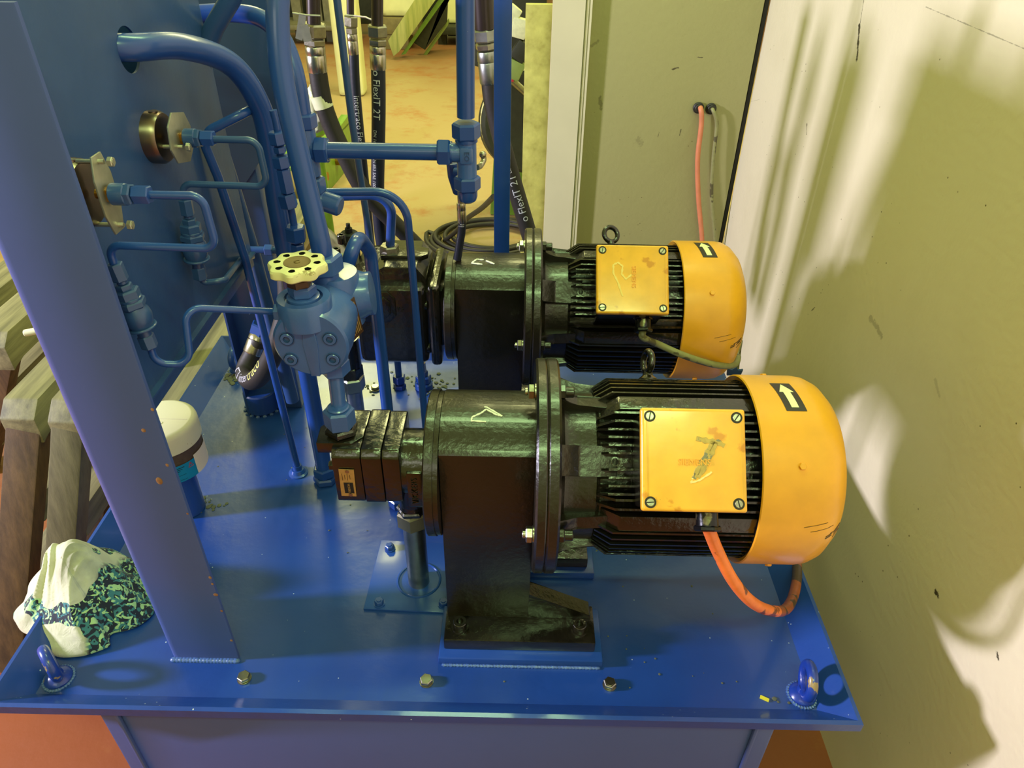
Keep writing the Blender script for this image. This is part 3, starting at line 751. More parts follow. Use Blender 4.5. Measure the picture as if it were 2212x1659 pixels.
for x in (-.078, .107):
    for y in (AY - .093, AY + .093):
        b = B(); b.cyl((x, y, .038), (0, 0, 1), .0138, .003, 28); b.lathe([(0, 0), (0, .0105), (.010, .0105), (.011, .0098), (.011, .0055), (.004, .0055), (.004, 0)], (x, y, .041), (0, 0, 1), 28)
        b.build('cap_screw', BLACK, brk)
for a in (88, 178, 268, -2):
    b = B(); c = circ(.133, a, .0285); b.cyl(c, (-1, 0, 0), .0115, .0018, 24); b.hexa(c - Vector((.0018, 0, 0)), (-1, 0, 0), .019, .009, ph=random.random()); b.cyl(c - Vector((.0105, 0, 0)), (-1, 0, 0), .0055, .005, 16, ch=.001); b.build('flange_nut', STEEL, brk)
    b = B(); c = circ(.133, a, .0605); b.hexa(c, (1, 0, 0), .017, .008, ph=random.random()); b.cyl(c + Vector((.007, 0, 0)), (1, 0, 0), .0075, .012, 20, ch=.001); b.build('flange_bolt', BLACKB, brk)

# copy the set for the rear unit
D2 = Vector((-.015, .468, -.004))
motor2 = dup(motor, D2, 'rear ribbed black electric motor with yellow orange fan cover next to the olive cabinet')
brk2 = dup(brk, D2, 'rear black cast bellhousing standing behind the front one')

# lifting eye of each motor, turned differently
def motor_eye(par, off, axis):
    d = radial(134); o = Vector((.196, AY, AZ)) + off + d * .120; b = B(); b.torus(o + d * .034, axis, .0150, .0050, 36, 12, ref=d)
    b.lathe([(0, 0), (0, .015), (.008, .014), (.013, .008), (.020, .006), (.020, 0)], o, d, 24); b.build('eye_bolt', BLACK, par)
motor_eye(motor, Vector(), Vector((.97, .17, -.17))); motor_eye(motor2, D2 + Vector((.006, 0, 0)), Vector((.35, -.68, .64)))
# paint marks, different on each unit
def strokes(name, m, par, polys, w_, Y0, Z0, rad, dx=0):
    b = B()
    for poly in polys:
        pts = []; nr = []
        for i in range(len(poly) - 1):
            for k in range(5):
                t_ = k / 5; px = poly[i][0] * (1 - t_) + poly[i + 1][0] * t_; py = poly[i][1] * (1 - t_) + poly[i + 1][1] * t_
                pts.append(PC(px, py, Y0, Z0, rad))
        pts.append(PC(*poly[-1], Y0, Z0, rad))
        nr = [Vector((0, p.y - Y0, p.z - Z0)).normalized() for p in pts]
        b.ribbon(pts, nr, w_)
    return b.build(name, m, par)
strokes('paint_mark', CHALK, brk, [[(1085, 899), (1052, 880), (1046, 879)], [(1085, 899), (1072, 896), (1050, 884), (1040, 892), (1020, 901), (1018, 909), (1050, 911)]], .0016, AY, AZ, .1065)
strokes('paint_mark', CHALK, brk2, [[(1020, 567), (1030, 560), (1045, 561)], [(1018, 568), (1042, 571)], [(1050, 563), (1068, 570)]], .0022, AY + .468, AZ - .004, .1065)
def lid_strokes(par, polys, w_, c, m, name='paint_smear'):
    b = B(); pl = c + dn * (lc + .0003)
    for poly in polys:
        pts = []
        for i in range(len(poly) - 1):
            for k in range(4):
                t_ = k / 4; q = (poly[i][0] * (1 - t_) + poly[i + 1][0] * t_, poly[i][1] * (1 - t_) + poly[i + 1][1] * t_)
                d = ray(*q); tt = (pl - CAM).dot(dn) / d.dot(dn); pts.append(CAM + d * tt)
        b.ribbon(pts, dn, w_, .0002)
    o = b.build(name, m, par)
    if par.parent is motor2: o.matrix_parent_inverse = Matrix.Translation(-D2)
    return o
lid1 = [c for c in kids(motor) if c.name.startswith('terminal_box_lid')][0]; lid2 = [c for c in kids(motor2) if c.name.startswith('terminal_box_lid')][0]
lid_strokes(lid1, [[(1504, 947), (1530, 953), (1550, 955), (1570, 966)], [(1540, 953), (1525, 985), (1508, 1015), (1496, 1040)], [(1547, 955), (1534, 985), (1520, 1012), (1503, 1038)]], .0042, ctr, SMEAR)
lid_strokes(lid1, [[(1496, 1038), (1492, 1043), (1510, 1038), (1535, 1022), (1538, 1018)], [(1502, 1022), (1493, 1040)]], .0014, ctr, mat('pale_paint_smear', (232, 205, 130), .5))
lid_strokes(lid2, [[(1345, 640), (1335, 610), (1325, 590), (1325, 572), (1335, 567), (1345, 575), (1343, 592), (1352, 603), (1368, 590)]], .0022, ctr + D2, mat('pale_smear', (236, 200, 110), .5))
EMB = mat('embossed_lid', (238, 158, 34), .3, bump=.1, coat=.3)
c = ctr + dn * (lc + .0001); d0 = ray(1500, 999); pc = CAM + d0 * ((c - CAM).dot(dn) / d0.dot(dn))
text_flat('SIEMENS', .0105, pc, (1, 0, 0), dv, 'embossed_lettering', EMB, lid1, .0009)
c = ctr + D2 + dn * (lc + .0001); d0 = ray(1369, 598); pc = CAM + d0 * ((c - CAM).dot(dn) / d0.dot(dn))
text_flat('SIEMENS', .0105, pc, dv * -1, (1, 0, 0), 'embossed_lettering', EMB, lid2, .0009).matrix_parent_inverse = Matrix.Translation(-D2)

# ================================================================ front gear pump
gp = thing('gear_pump', 'black gear pump with small brass nameplate on the front unit', 'pump', (-.19, AY, .25))
b = B()
sec = [(.750, .2575), (.744, .263), (.744, .343), (.752, .3525), (.838, .3535), (.846, .347), (.846, .263), (.84, .2575)]
b.prism(sec, (-.249, 0, 0), (0, 1, 0), (0, 0, 1), (.040, 0, 0), bev=.003)
b.prism([(y + (.0012 if y > .79 else -.0012), z + (.001 if z > .3 else -.001)) for y, z in sec], (-.2085, 0, 0), (0, 1, 0), (0, 0, 1), (.028, 0, 0), bev=.003)
b.prism(sec, (-.180, 0, 0), (0, 1, 0), (0, 0, 1), (.024, 0, 0), bev=.003)
b.cyl((-.256, .80, .30), (1, 0, 0), .034, .012, 8); b.hexa((-.256, .755, .32), (1, 0, 0), .012, .01)
b.build('pump_body', BLACK, gp, ang=30)
b = B(); b.cyl((-.158, AY, AZ + .002), (1, 0, 0), .0475, .040, 48, ch=.001); b.box((-.138, AY - .024, AZ - .012), (.022, .05, .066), bev=.003); b.cyl((-.152, AY + .006, .262), (0, 0, -1), .022, .050, 32); b.build('mounting_neck', BLACK, gp)
pw = Vector((P(738, 930, Y=.783).x, .783, .358))
b = B(); b.prism([(-.031, -.024), (.018, -.024), (.031, -.008), (.031, .018), (.016, .028), (-.020, .028), (-.033, .012)], pw - Vector((0, 0, .02)), (1, 0, 0), (0, 1, 0), (0, 0, .018), bev=.002); b.hexa(pw - Vector((0, 0, .001)), (0, 0, 1), .040, .012, ph=.5); b.build('port_boss', BLACK, gp)
b = B(); c = P(751, 1043, Y=.7422); b.box(c, (.021, .0012, .050), M=Matrix.Rotation(R(2), 3, 'Y')); npl = b.build('nameplate', PLATEM, gp)
b = B(); b.box(c + Vector((.001, -.0007, -.009)), (.013, .0006, .020)); b.build('nameplate_panel', INKB, npl)
text_flat('VICKERS', .0046, c + Vector((.001, -.0012, -.009)), (0, 0, -1), (1, 0, 0), 'lettering', PLATEM, npl, .0001)
b = B()
for i in range(4): b.box(c + Vector((-.006 + i * .0035, -.0008, .0115)), (.0006, .0004, .012 - (i % 2) * .004))
b.build('print_line', RUSTY, npl)
for dz in (.022, -.022):
    b = B(); b.cyl(c + Vector((.002, -.0004, dz)), (0, -1, 0), .0028, .0012, 16); b.build('rivet', STEEL, npl)
text_flat('VICKERS', .013, (-.138, AY - .0496, AZ - .012), (0, 0, 1), (-1, 0, 0), 'cast_lettering', BLACK, gp, .0012)

# steel suction pipe and its cover plate
sp = P(905, 1255, Z=0.004)
t = thing('suction_pipe', 'bare galvanised suction pipe rising from the tray to the front pump', 'pipe', (sp.x, sp.y, 0), 'galvanised suction pipes')
b = B(); b.cyl((sp.x, sp.y, -.001), (0, 0, 1), .0178, .150, 40); b.build('pipe', ZINC, t)
b = B(); b.hexa((sp.x, sp.y, .144), (0, 0, 1), .045, .032, ph=R(28)); b.build('union_nut', mat('grey_steel_nut', (150, 146, 128), .4, .8, bump=.1), t)
b = B(); b.hexa((sp.x, sp.y, .174), (0, 0, 1), .043, .010, ph=R(5)); b.lathe([(0, 0), (0, .020), (.012, .018), (.026, .018), (.026, 0)], (sp.x, sp.y, .184), (0, 0, 1), 32); b.build('pump_adapter', BLACK, t)
cpx, cpy = (-.24 - .075) / 2, .828
t = thing('cover_plate', 'blue square cover plate with embossed ring bolted under the suction pipe', 'plate', (cpx, cpy, 0))
b = B(); b.box((-.156, .829, .0022), (.168, .150, .0035), bev=.001, M=Matrix.Rotation(R(-2), 3, 'Z')); b.build('plate', BLUE, t)
b = B(); b.torus((sp.x, sp.y + .002, .0042), (0, 0, 1), .036, .0022, 48, 8); b.build('embossed_ring', BLUE, t)
for a in ((842, 1182), (819, 1301), (958, 1303)):
    p = P(*a, Z=.008); b = B(); b.cyl((p.x, p.y, .004), (0, 0, 1), .0095, .002, 24); b.hexa((p.x, p.y, .006), (0, 0, 1), .0135, .008, ph=.3); b.cyl((p.x, p.y, .014), (0, 0, 1), .004, .0015, 16); b.build('plate_bolt', BLUE, t)

# ================================================================ rear piston pump
rp = thing('piston_pump', 'large black cast pump with octagonal raised pad and cast digits on the rear unit', 'pump', (-.24, AY + .468, .25))
b = B(); ry, rz = AY + .468, AZ - .004
b.box((-.235, ry, rz - .002), (.135, .165, .170), bev=.018, seg=3)
b.prism([(-.302, rz + .02), (-.168, rz + .02), (-.168, rz + .09), (-.185, rz + .112), (-.245, rz + .112), (-.262, rz + .098), (-.302, rz + .098)], (0, ry - .060, 0), (1, 0, 0), (0, 0, 1), (0, .12, 0), bev=.003)
b.prism([(-.17, -.07), (-.135, -.045), (-.135, .045), (-.17, .07)], (0, ry - .07, rz), (1, 0, 0), (0, 0, 1), (0, .14, 0), bev=.003)
b.cyl((-.170, ry, rz), (1, 0, 0), .052, .036, 40)
b.build('pump_body', BLACK, rp, ang=30)
b = B(); b.box((-.153, ry, rz), (.022, .175, .175), bev=.012, seg=3); b.build('mounting_flange', BLACK, rp)
fyp = ry - .0825
def octo(cx, cz, w_, h_, c): return [(cx - w_ + c, cz - h_), (cx + w_ - c, cz - h_), (cx + w_, cz - h_ + c), (cx + w_, cz + h_ - c), (cx + w_ - c, cz + h_), (cx - w_ + c, cz + h_), (cx - w_, cz + h_ - c), (cx - w_, cz - h_ + c)]
b = B(); b.prism(octo(-.262, rz + .042, .038, .032, .014), (0, fyp + .002, 0), (1, 0, 0), (0, 0, 1), (0, -.005, 0), bev=.0015); b.prism(octo(-.262, rz + .042, .029, .023, .011), (0, fyp - .002, 0), (1, 0, 0), (0, 0, 1), (0, -.005, 0), bev=.0015); b.build('octagonal_pad', BLACK, rp)
b = B(); b.prism([(-.255, -.02), (-.18, -.02), (-.168, -.008), (-.168, .016), (-.182, .024), (-.255, .024)], (0, ry - .005, rz + .108), (1, 0, 0), (0, 1, 0), (0, 0, .010), bev=.002); b.build('top_pad', BLACK, rp)
text_flat('698 996', .0145, P(846, 669, Y=fyp - .0006), (1, 0, 0), (0, 0, 1), 'cast_lettering', BLACKB, rp, .0012)
for dz in (.035, -.06):
    b = B(); b.cyl((-.182, ry - .068, rz + dz + .005), (1, 0, 0), .010, .016, 20, ch=.001); b.build('cap_screw', BLACK, rp)
b = B(); b.cyl(P(912, 752, Y=ry - .06) , (1, 0, 0), .0045, .03, 16); b.build('stud', STEEL, rp)
# silver flange block with black adjuster on the pump
cb = thing('pump_control_valve', 'small silver flange block with black adjusters on top of the rear pump', 'valve', P(735, 560, Y=1.25))
b = B(); c = P(742, 560, Y=1.25); b.prism([(-.026, -.016), (.016, -.020), (.028, -.006), (.024, .016), (-.018, .018)], c - Vector((0, 0, .02)), (1, 0, 0), (0, 1, 0), (.004, 0, .034), bev=.003); b.build('flange_block', ALU, cb)
b = B(); c = P(706, 515, Y=1.26); b.tube(crom([c + Vector((-.02, 0, .016)), c, c + Vector((.02, 0, -.03))], 6), .017, 24); b.build('silver_elbow', ALU, cb)
for (px, py) in ((737, 512), (727, 542)):
    c = P(px, py, Y=1.235); b = B(); b.lathe([(0, 0), (0, .0075), (.016, .0075), (.017, .007), (.017, .004), (.010, .004), (.010, 0)], c - Vector((0, 0, .012)), (0, 0, 1), 20); b.build('socket_screw', BLACK, cb)
b = B(); c = P(755, 512, Y=1.28); b.cyl(c - Vector((0, 0, .05)), (0, 0, 1), .0165, .060, 28, ch=.002); b.cyl(c + Vector((0, 0, .010)), (0, 0, 1), .007, .008, 12); b.cyl(c + Vector((0, 0, .018)), (0, 0, 1), .004, .009, 8); b.build('black_adjuster', DARK, cb)
# rear suction pipe
c0 = P(770, 860, Y=1.25); sx2 = c0.x
t = thing('suction_pipe', 'grey galvanised suction pipe with hexagon nut under the rear pump', 'pipe', (sx2, 1.25, 0), 'galvanised suction pipes')
b = B(); b.cyl((sx2 - .004, 1.25, -.001), (0, 0, 1), .0178, .118, 36); b.build('pipe', ZINC, t)
b = B(); b.hexa((sx2 - .004, 1.25, .092), (0, 0, 1), .046, .034, ph=R(20)); b.build('union_nut', ZINC, t)
b = B(); b.hexa((sx2 - .004, 1.25, .126), (0, 0, 1), .045, .03, ph=R(5)); b.cyl((sx2 - .002, 1.25, .15), (0, 0, 1), .022, .070, 30); b.build('pump_adapter', BLACK, t)

# ================================================================ cables
def cable(name, label, pts, r, m, cat='cable', group=None):
    b = B(); b.tube(crom(pts, 12), r, 16); return tag(b.build(name, m, ang=60), label, cat, group)
ge = GLX + gd * .026
b = B(); 
op = [ge - gd * .006, P(1550, 1190, Y=.632), P(1582, 1252, Y=.628), P(1620, 1297, Y=.632), P(1660, 1318, Y=.655), P(1697, 1316, Y=.70), P(1716, 1280, Y=.76), P(1722, 1230, Y=.83), P(1716, 1180, Y=.92), Vector((.56, 1.1, -.02)), Vector((.63, 1.4, -.35)), Vector((.65, 2.0, -.585))]
cc = crom(op, 12); k1 = int(len(cc) * .40)
t = thing('power_cable', 'thick orange cable looping below the front terminal box, oily brown at its lower bend', 'cable', tuple(ge))
b = B(); b.tube(cc[:k1 + 1], .0080, 20); b.build('clean_length', CABO, t, ang=60)
b = B(); b.tube(cc[k1:], .0080, 20); b.build('oily_length', CABOD, t, ang=60)
ge2 = GLX + D2 + gd * .026
cable('power_cable', 'grey oily cable drooping across the rear fan cover from its terminal box', [ge2 - gd * .004, ge2 + gd * .010, P(1425, 745, Y=1.11), P(1470, 765, Y=1.105), P(1520, 782, Y=1.115), P(1560, 790, Y=1.13), P(1587, 787, Y=1.17), P(1594, 772, Y=1.22), P(1590, 765, Y=1.30), Vector((.55, 1.52, .05)), Vector((.62, 1.7, -.3)), Vector((.63, 2.1, -.585))], .0062, CABG)
for nm, lab, top, pts, m, rr_ in (('supply_cable', 'pink orange cable hanging down from the left hole of the olive cabinet', (1508, 232), ((1514, 236), (1515, 270), (1507, 345), (1509, 430), (1516, 510), (1520, 600)), CABP, .0078),
                                 ('supply_cable', 'thin beige cable hanging down from the right hole of the olive cabinet', (1535, 234), ((1540, 238), (1548, 270), (1541, 340), (1537, 420), (1543, 500), (1550, 600)), CABG, .0058)):
    Y_ = CY_ - .02; cable(nm, lab, [P(*top, Y=CY_ + .01)] + [P(*p, Y=CY_ - .022 - .004 * i) for i, p in enumerate(pts)], rr_, m)
    c = P(*top, Y=CY_); b = B(); b.cyl(c, (0, -1, 0), .017, .010, 24, ch=.003); b.cyl(c - Vector((0, .01, 0)), (0, -1, 0), .013, .008, 24, ch=.002); b.build('cable_grommet', RUBBER, cab)
# ================================================================ hydraulic pipes
def q(px, py, Y): return P(px, py, Y=Y)
def pipe(name, label, pts, r, rad, m=BLUE, nuts=(), cat='pipe', group=None, seg=20):
    """nuts = [(point, axis, across flats, height, material or None, part name)]"""
    path = fillet(pts, rad, 10); t = thing(name, label, cat, tuple(pts[-1]), group)
    b = B(); b.tube(path, r, seg); b.build('tube', m, t, ang=60)
    for (c, ax, af, h, mm, nm) in nuts:
        b = B(); b.hexa(c, ax, af, h, ref=None, ph=R(20)); b.build(nm, mm or m, t)
    return t
ZUP = Vector((0, 0, 1)); XP = Vector((1, 0, 0))
# big return pipe from the panel hole to the tray
base = P(705, 1038, Z=0); up_ = Vector((base.x, base.y, .62))
h0 = P(272, 103, X=PX)
pts = [h0 + Vector((-.06, -.015, .004)), h0, q(395, 101, .95), q(500, 140, 1.02), q(560, 225, 1.055), q(583, 320, 1.066)]
path = crom(pts + [q(597, 430, 1.068)], 10) + [Vector(base)]
t = thing('return_pipe', 'thick blue pipe bending out of the panel hole down to the tray behind the valve', 'pipe', tuple(base), 'blue hydraulic pipes')
b = B(); b.tube(path, .0152, 26); b.build('tube', BLUE, t, ang=60)
b = B(); b.hexa(base, (0, 0, 1), .042, .016, ph=.2); b.hexa(base + ZUP * .016, (0, 0, 1), .038, .022, ph=.6); b.build('base_nut', BLUE, t)
# riser over the valve
v_top = q(695, 560, .862)
pts = [q(640, -120, .93), q(597, 20, .90), q(604, 160, .885), q(694, 530, .862)]
path = crom([pts[0], q(606, -40, .915), q(600, 50, .90), q(612, 180, .885), q(652, 360, .872), q(690, 515, .862), q(697, 560, .861)], 10)
t = thing('riser_pipe', 'thick blue pipe rising from the valve block behind the handwheel', 'pipe', tuple(v_top), 'blue hydraulic pipes')
b = B(); b.tube(path, .0132, 26); b.build('tube', BLUE, t, ang=60)
# tee assembly
tp = q(1008, 330, 1.1)
t = thing('tee_pipe_assembly', 'blue vertical pipe with tee fitting, short cross pipe and capped lower end', 'pipe', tuple(tp), 'blue hydraulic pipes')
xt, yt = tp.x, 1.1
b = B(); b.tube([q(1004, -120, 1.1), Vector((xt, yt, .70))], .0132, 24); b.build('vertical_tube', BLUE, t, ang=60)
z1 = P(1008, 282, Y=yt).z
b = B(); b.hexa((xt, yt, z1 - .012), (0, 0, 1), .037, .024, ph=R(8)); b.cyl((xt, yt, z1 - .016), (0, 0, 1), .017, .006, 24); b.build('upper_nut', BLUE, t)
zt_ = tp.z
b = B(); b.cyl((xt, yt, zt_ - .040), (0, 0, 1), .0150, .078, 28, ch=.002); b.cyl((xt, yt, zt_), (-1, 0, 0), .0145, .032, 28, ch=.001); b.box((xt, yt - .012, zt_), (.020, .012, .026), bev=.005); b.build('tee_body', VALVE, t)
text_flat('EO', .011, (xt + .001, yt - .0186, zt_), (0, 0, -1), (1, 0, 0), 'cast_lettering', DEEP, t, .0006)
b = B(); b.hexa((xt, yt, zt_ - .058), (0, 0, 1), .036, .022, ph=R(8)); b.lathe([(0, 0), (0, .0155), (.012, .0155), (.018, .0135), (.0215, .009), (.023, 0)], (xt, yt, zt_ - .056), (0, 0, -1), 28); b.build('end_cap', BLUE, t)
xl_ = q(665, 324, yt).x; xn = q(945, 328, yt).x; xm = q(712, 326, yt).x
b = B(); b.hexa((xn, yt, zt_), (1, 0, 0), .036, .020, ph=.2); b.cyl((xn + .018, yt, zt_), (1, 0, 0), .0165, .004, 24); b.build('cross_nut', BLUE, t)
b = B(); b.tube([(xn + .005, yt, zt_), (xm - .01, yt, zt_)], .0122, 24); b.build('cross_tube', BLUE, t, ang=60)
b = B(); b.hexa((xm - .022, yt, zt_), (1, 0, 0), .036, .020, ph=.2); b.cyl((xm - .026, yt, zt_), (1, 0, 0), .0165, .004, 24); b.build('cross_nut', BLUE, t)
b = B(); b.cyl((xl_, yt, zt_), (1, 0, 0), .0145, .032, 28, ch=.001); b.cyl((xl_, yt, zt_ - .040), (0, 0, 1), .015, .080, 28, ch=.002); b.build('tee_body', VALVE, t)
b = B(); b.hexa((xl_, yt, zt_ + .032), (0, 0, 1), .034, .022, ph=.3); b.build('upper_nut', BLUE, t)
b = B(); b.hexa((xl_, yt, zt_ - .066), (0, 0, 1), .034, .024, ph=.3); b.ball((xl_ + .008, yt, zt_ - .080), .017); b.cyl((xl_ + .012, yt, zt_ - .08), (1, -.2, -.25), .016, .030, 24, ch=.003); b.build('elbow', VALVE, t)
b = B(); path = crom([q(427, 30, 1.16), q(500, 28, 1.16), q(560, 38, 1.15), q(605, 75, 1.13), q(630, 130, 1.115), q(645, 190, 1.105), Vector((xl_, yt, zt_ + .04))], 8); b.tube(path, .0125, 22); b.build('curved_tube', BLUE, t, ang=60)
# inverted U pipe on the valve flange
a0 = q(740, 610, .93); e0 = q(800, 640, 1.0)
t = pipe('delivery_pipe', 'blue pipe in an inverted U from the valve flange down behind the front pump', [a0, q(764, 530, .93), q(777, 512, .97), q(800, 545, 1.0), Vector((q(800, 545, 1.0).x, 1.0, 0.0))], .0100, .035, nuts=[(Vector((q(800, 545, 1.0).x, 1.0, 0.0)), ZUP, .030, .02, None, 'base_nut')], group='blue hydraulic pipes')
# thin pipe with a square bend
c = q(868, 470, 1.12)
pipe('pilot_pipe', 'thin blue pipe running right from the riser then bending down past the rear pump', [q(660, 416, 1.12), q(876, 413, 1.12), Vector((q(876, 413, 1.12).x + .003, 1.12, .3)), Vector((q(876, 413, 1.12).x + .006, 1.12, 0))], .0066, [.05, .01], nuts=[(Vector((q(876, 413, 1.12).x + .006, 1.12, 0)), ZUP, .02, .018, None, 'base_nut')], group='blue hydraulic pipes')
# straight leaning thin pipe
pipe('drain_pipe', 'thin straight blue pipe leaning down from top of frame to behind the rear pump', [q(717, -90, 1.36), q(760, 260, 1.36), q(812, 600, 1.36), q(834, 760, 1.37)], .0066, .01, m=DEEP, group='blue hydraulic pipes')
# pipe on the rear pump
pb = q(842, 552, 1.262); n0 = q(842, 548, 1.262)
t = pipe('pump_outlet_pipe', 'short blue pipe rising from the steel nut on top of the rear pump', [q(700, 425, 1.25), q(848, 420, 1.26), n0], .0085, .035, group='blue hydraulic pipes')
b = B(); b.hexa(n0 - ZUP * .012, (0, 0, 1), .030, .008); b.hexa(n0 - ZUP * .004, (0, 0, 1), .032, .022, ph=.4); b.build('outlet_nut', STEEL, t)
# column of check valve fittings
t = thing('check_valve_line', 'slim blue line of stacked hexagon fittings between the two thick pipes', 'pipe', tuple(q(643, 560, 1.0)), 'blue hydraulic pipes')
b = B(); b.tube(crom([q(590, 238, 1.0), q(598, 270, 1.0), q(604, 320, 1.0), q(612, 380, 1.0), q(624, 430, 1.0), q(634, 480, 1.0), q(640, 530, 1.0), q(650, 590, .99), q(672, 650, .95), q(700, 690, .90)], 6), .0052, 16); b.build('tube', BLUE, t, ang=60)
def along(p0, p1): return (p1 - p0).normalized(), (p1 - p0).length
for (x0_, y0_, x1_, y1_, af) in ((596, 284, 602, 312, .020), (603, 316, 606, 330, .015), (605, 336, 611, 362, .021), (611, 364, 622, 416, .017), (618, 418, 626, 448, .022), (637, 488, 641, 520, .026), (642, 526, 644, 545, .018)):
    p0 = q(x0_, y0_, .995); p1 = q(x1_, y1_, .995); d, l = along(p0, p1); b = B(); b.hexa(p0, d, af, l, ph=.4); b.build('fitting_nut', BLUE, t)
# thick and thin pipes behind the panel
pipe('manifold_pipe', 'thick dark blue pipe running down behind the gauge panel edge', [q(515, -30, 1.12), q(462, 60, 1.12), q(436, 130, 1.12), q(455, 260, 1.14), q(500, 400, 1.16), q(545, 545, 1.18), q(615, 800, 1.22), q(632, 865, 1.22)], .0135, .06, m=DEEP, group='blue hydraulic pipes')
t = pipe('return_line', 'thin blue line running slanting down to the round flange on the tray', [q(562, 226, 1.10), q(524, 246, 1.03), q(452, 282, 1.02), q(442, 312, 1.02), q(470, 380, 1.03), q(530, 560, 1.05), q(570, 720, 1.06), P(645, 1020, Z=.002)], .0066, .02, group='blue hydraulic pipes')
p = P(645, 1022, Z=0); b = B(); b.lathe([(0, 0), (0, .019), (.003, .019), (.005, .015), (.012, .012), (.012, 0)], p, (0, 0, 1), 36); b.cyl(p + ZUP * .01, (0, 0, 1), .009, .012, 20); b.build('base_flange', BLUE, t)
b = B(); c = q(573, 540, 1.15)
for dx in (0, .022): b.hexa(c + Vector((dx, 0, 0)), (1, 0, 0), .018, .014)
b.cyl(c - Vector((.03, 0, 0)), (1, 0, 0), .006, .06, 16)
tag(b.build('pipe_clamp_bolt', DEEP), 'small dark blue clamp bolt with two hexagon nuts behind the handwheel', 'bolt')
# small unions on the tray behind the front pump
t = thing('tank_union', 'small blue pipe with rusty nut standing on the tray under the rear pump', 'fitting', tuple(P(864, 835, Z=0)), 'tray unions'); p = P(864, 838, Z=0)
b = B(); b.cyl(p, (0, 0, 1), .0075, .20, 20); b.build('tube', BLUE, t)
b = B(); b.hexa(p, (0, 0, 1), .026, .012); b.hexa(p + ZUP * .016, (0, 0, 1), .026, .020, ph=.5); b.build('union_nut', EYEW, t)
p = P(916, 838, Z=0); t = thing('tank_union', 'blue union with short steel hose end beside the rear bellhousing', 'fitting', tuple(p), 'tray unions')
b = B(); b.cyl(p, (0, 0, 1), .021, .018, 28, ch=.003); b.hexa(p + ZUP * .018, (0, 0, 1), .032, .018, ph=.3); b.hexa(p + ZUP * .036, (0, 0, 1), .020, .014); b.build('union_nut', BLUE, t)
b = B(); b.lathe([(0, 0), (0, .0085), (.022, .0085), (.024, .007), (.040, .007), (.040, 0)], p + ZUP * .050, (-.05, .0, 1), 20); b.tube(crom([p + ZUP * .085, p + Vector((.0, 0, .10)), p + Vector((.02, .02, .108)), p + Vector((.05, .04, .11))], 6), .007, 14); b.build('hose_end', FERR, t)
p = P(811, 840, Z=0); b = B(); b.cyl(p, (0, 0, 1), .014, .003, 24); b.cyl(p + ZUP * .003, (0, 0, 1), .010, .006, 20, ch=.002); b.build('blind_plug', STEEL, tank)

# ================================================================ valve block
vt = thing('valve_block', 'blue painted cast valve block with cream handwheel and four recessed cap screws', 'valve', tuple(q(668, 745, .80)))
fc_ = q(671, 745, .766)
b = B()
b.lathe([(0, 0), (0, .0445), (.003, .0475), (.030, .0485), (.060, .046), (.10, .042), (.135, .036), (.14, 0)], fc_, (0, 1, 0), 64)
cc_ = q(660, 668, .79); ctop = q(660, 640, .79).z; cbot = fc_.z + .02
b.lathe([(0, 0), (0, .0330), (ctop - cbot - .004, .0338), (ctop - cbot, .0320), (ctop - cbot, .0235), (ctop - cbot - .005, .0225), (ctop - cbot - .005, .0205), (ctop - cbot + .001, .0200), (ctop - cbot + .002, .017), (ctop - cbot + .002, 0)], (cc_.x, .79, cbot), (0, 0, 1), 56)
tb_ = q(716, 604, .862)
b.lathe([(0, 0), (0, .034), (.07, .032), (.075, .030), (.075, 0)], (v_top.x + .010, .875, tb_.z - .070), (0, 0, 1), 48)
b.lathe([(-.05, 0), (-.05, .04), (.018, .036), (.032, .030), (.040, .030), (.040, 0)], q(742, 640, .885), (1, .1, .1), 48)
b.lathe([(-.02, 0), (-.02, .026), (.018, .022), (.02, 0)], (pw.x - .004, .800, fc_.z - .028), (0, 0, -1), 40)
b.build('body', VALVE, vt, ang=35)
b = B(); b.prism([(-.006, -.047), (.006, -.047), (.009, .0), (.0065, .032), (-.0065, .032), (-.009, 0)], fc_ - Vector((0, .0015, 0)), (1, 0, 0), (0, 0, 1), (0, .004, 0), bev=.0012); b.build('face_rib', VALVE, vt)
for (px, py) in ((619, 733), (712, 733), (628, 777), (719, 777)):
    c = q(px, py, .7645); b = B()
    b.lathe([(-.001, .0082), (.0002, .0088), (.0002, .0094), (-.003, .0094)], c, (0, -1, 0), 28, mi=1)
    b.lathe([(-.002, 0), (-.002, .0080), (.0008, .0080), (.0014, .0074), (.0014, .0044)], c, (0, -1, 0), 28); b.lathe([(.0014, .0046), (-.0012, .0044), (-.0012, 0)], c, (0, -1, 0), 6, mi=1); b.build('cap_screw', [VALVE, DEEP], vt, fix=False)
b = B(); zc = ctop + .002; b.hexa((cc_.x, .79, zc), (0, 0, 1), .030, .014, ph=.2); b.build('bonnet_nut', VALVE, vt)
b = B(); b.hexa((cc_.x - .002, .79, zc + .012), (0, 0, 1), .026, .012, ph=.5); b.cyl((cc_.x - .003, .79, zc + .02), (0, 0, 1), .010, .014, 20); b.build('lock_nut', RUSTY, vt)
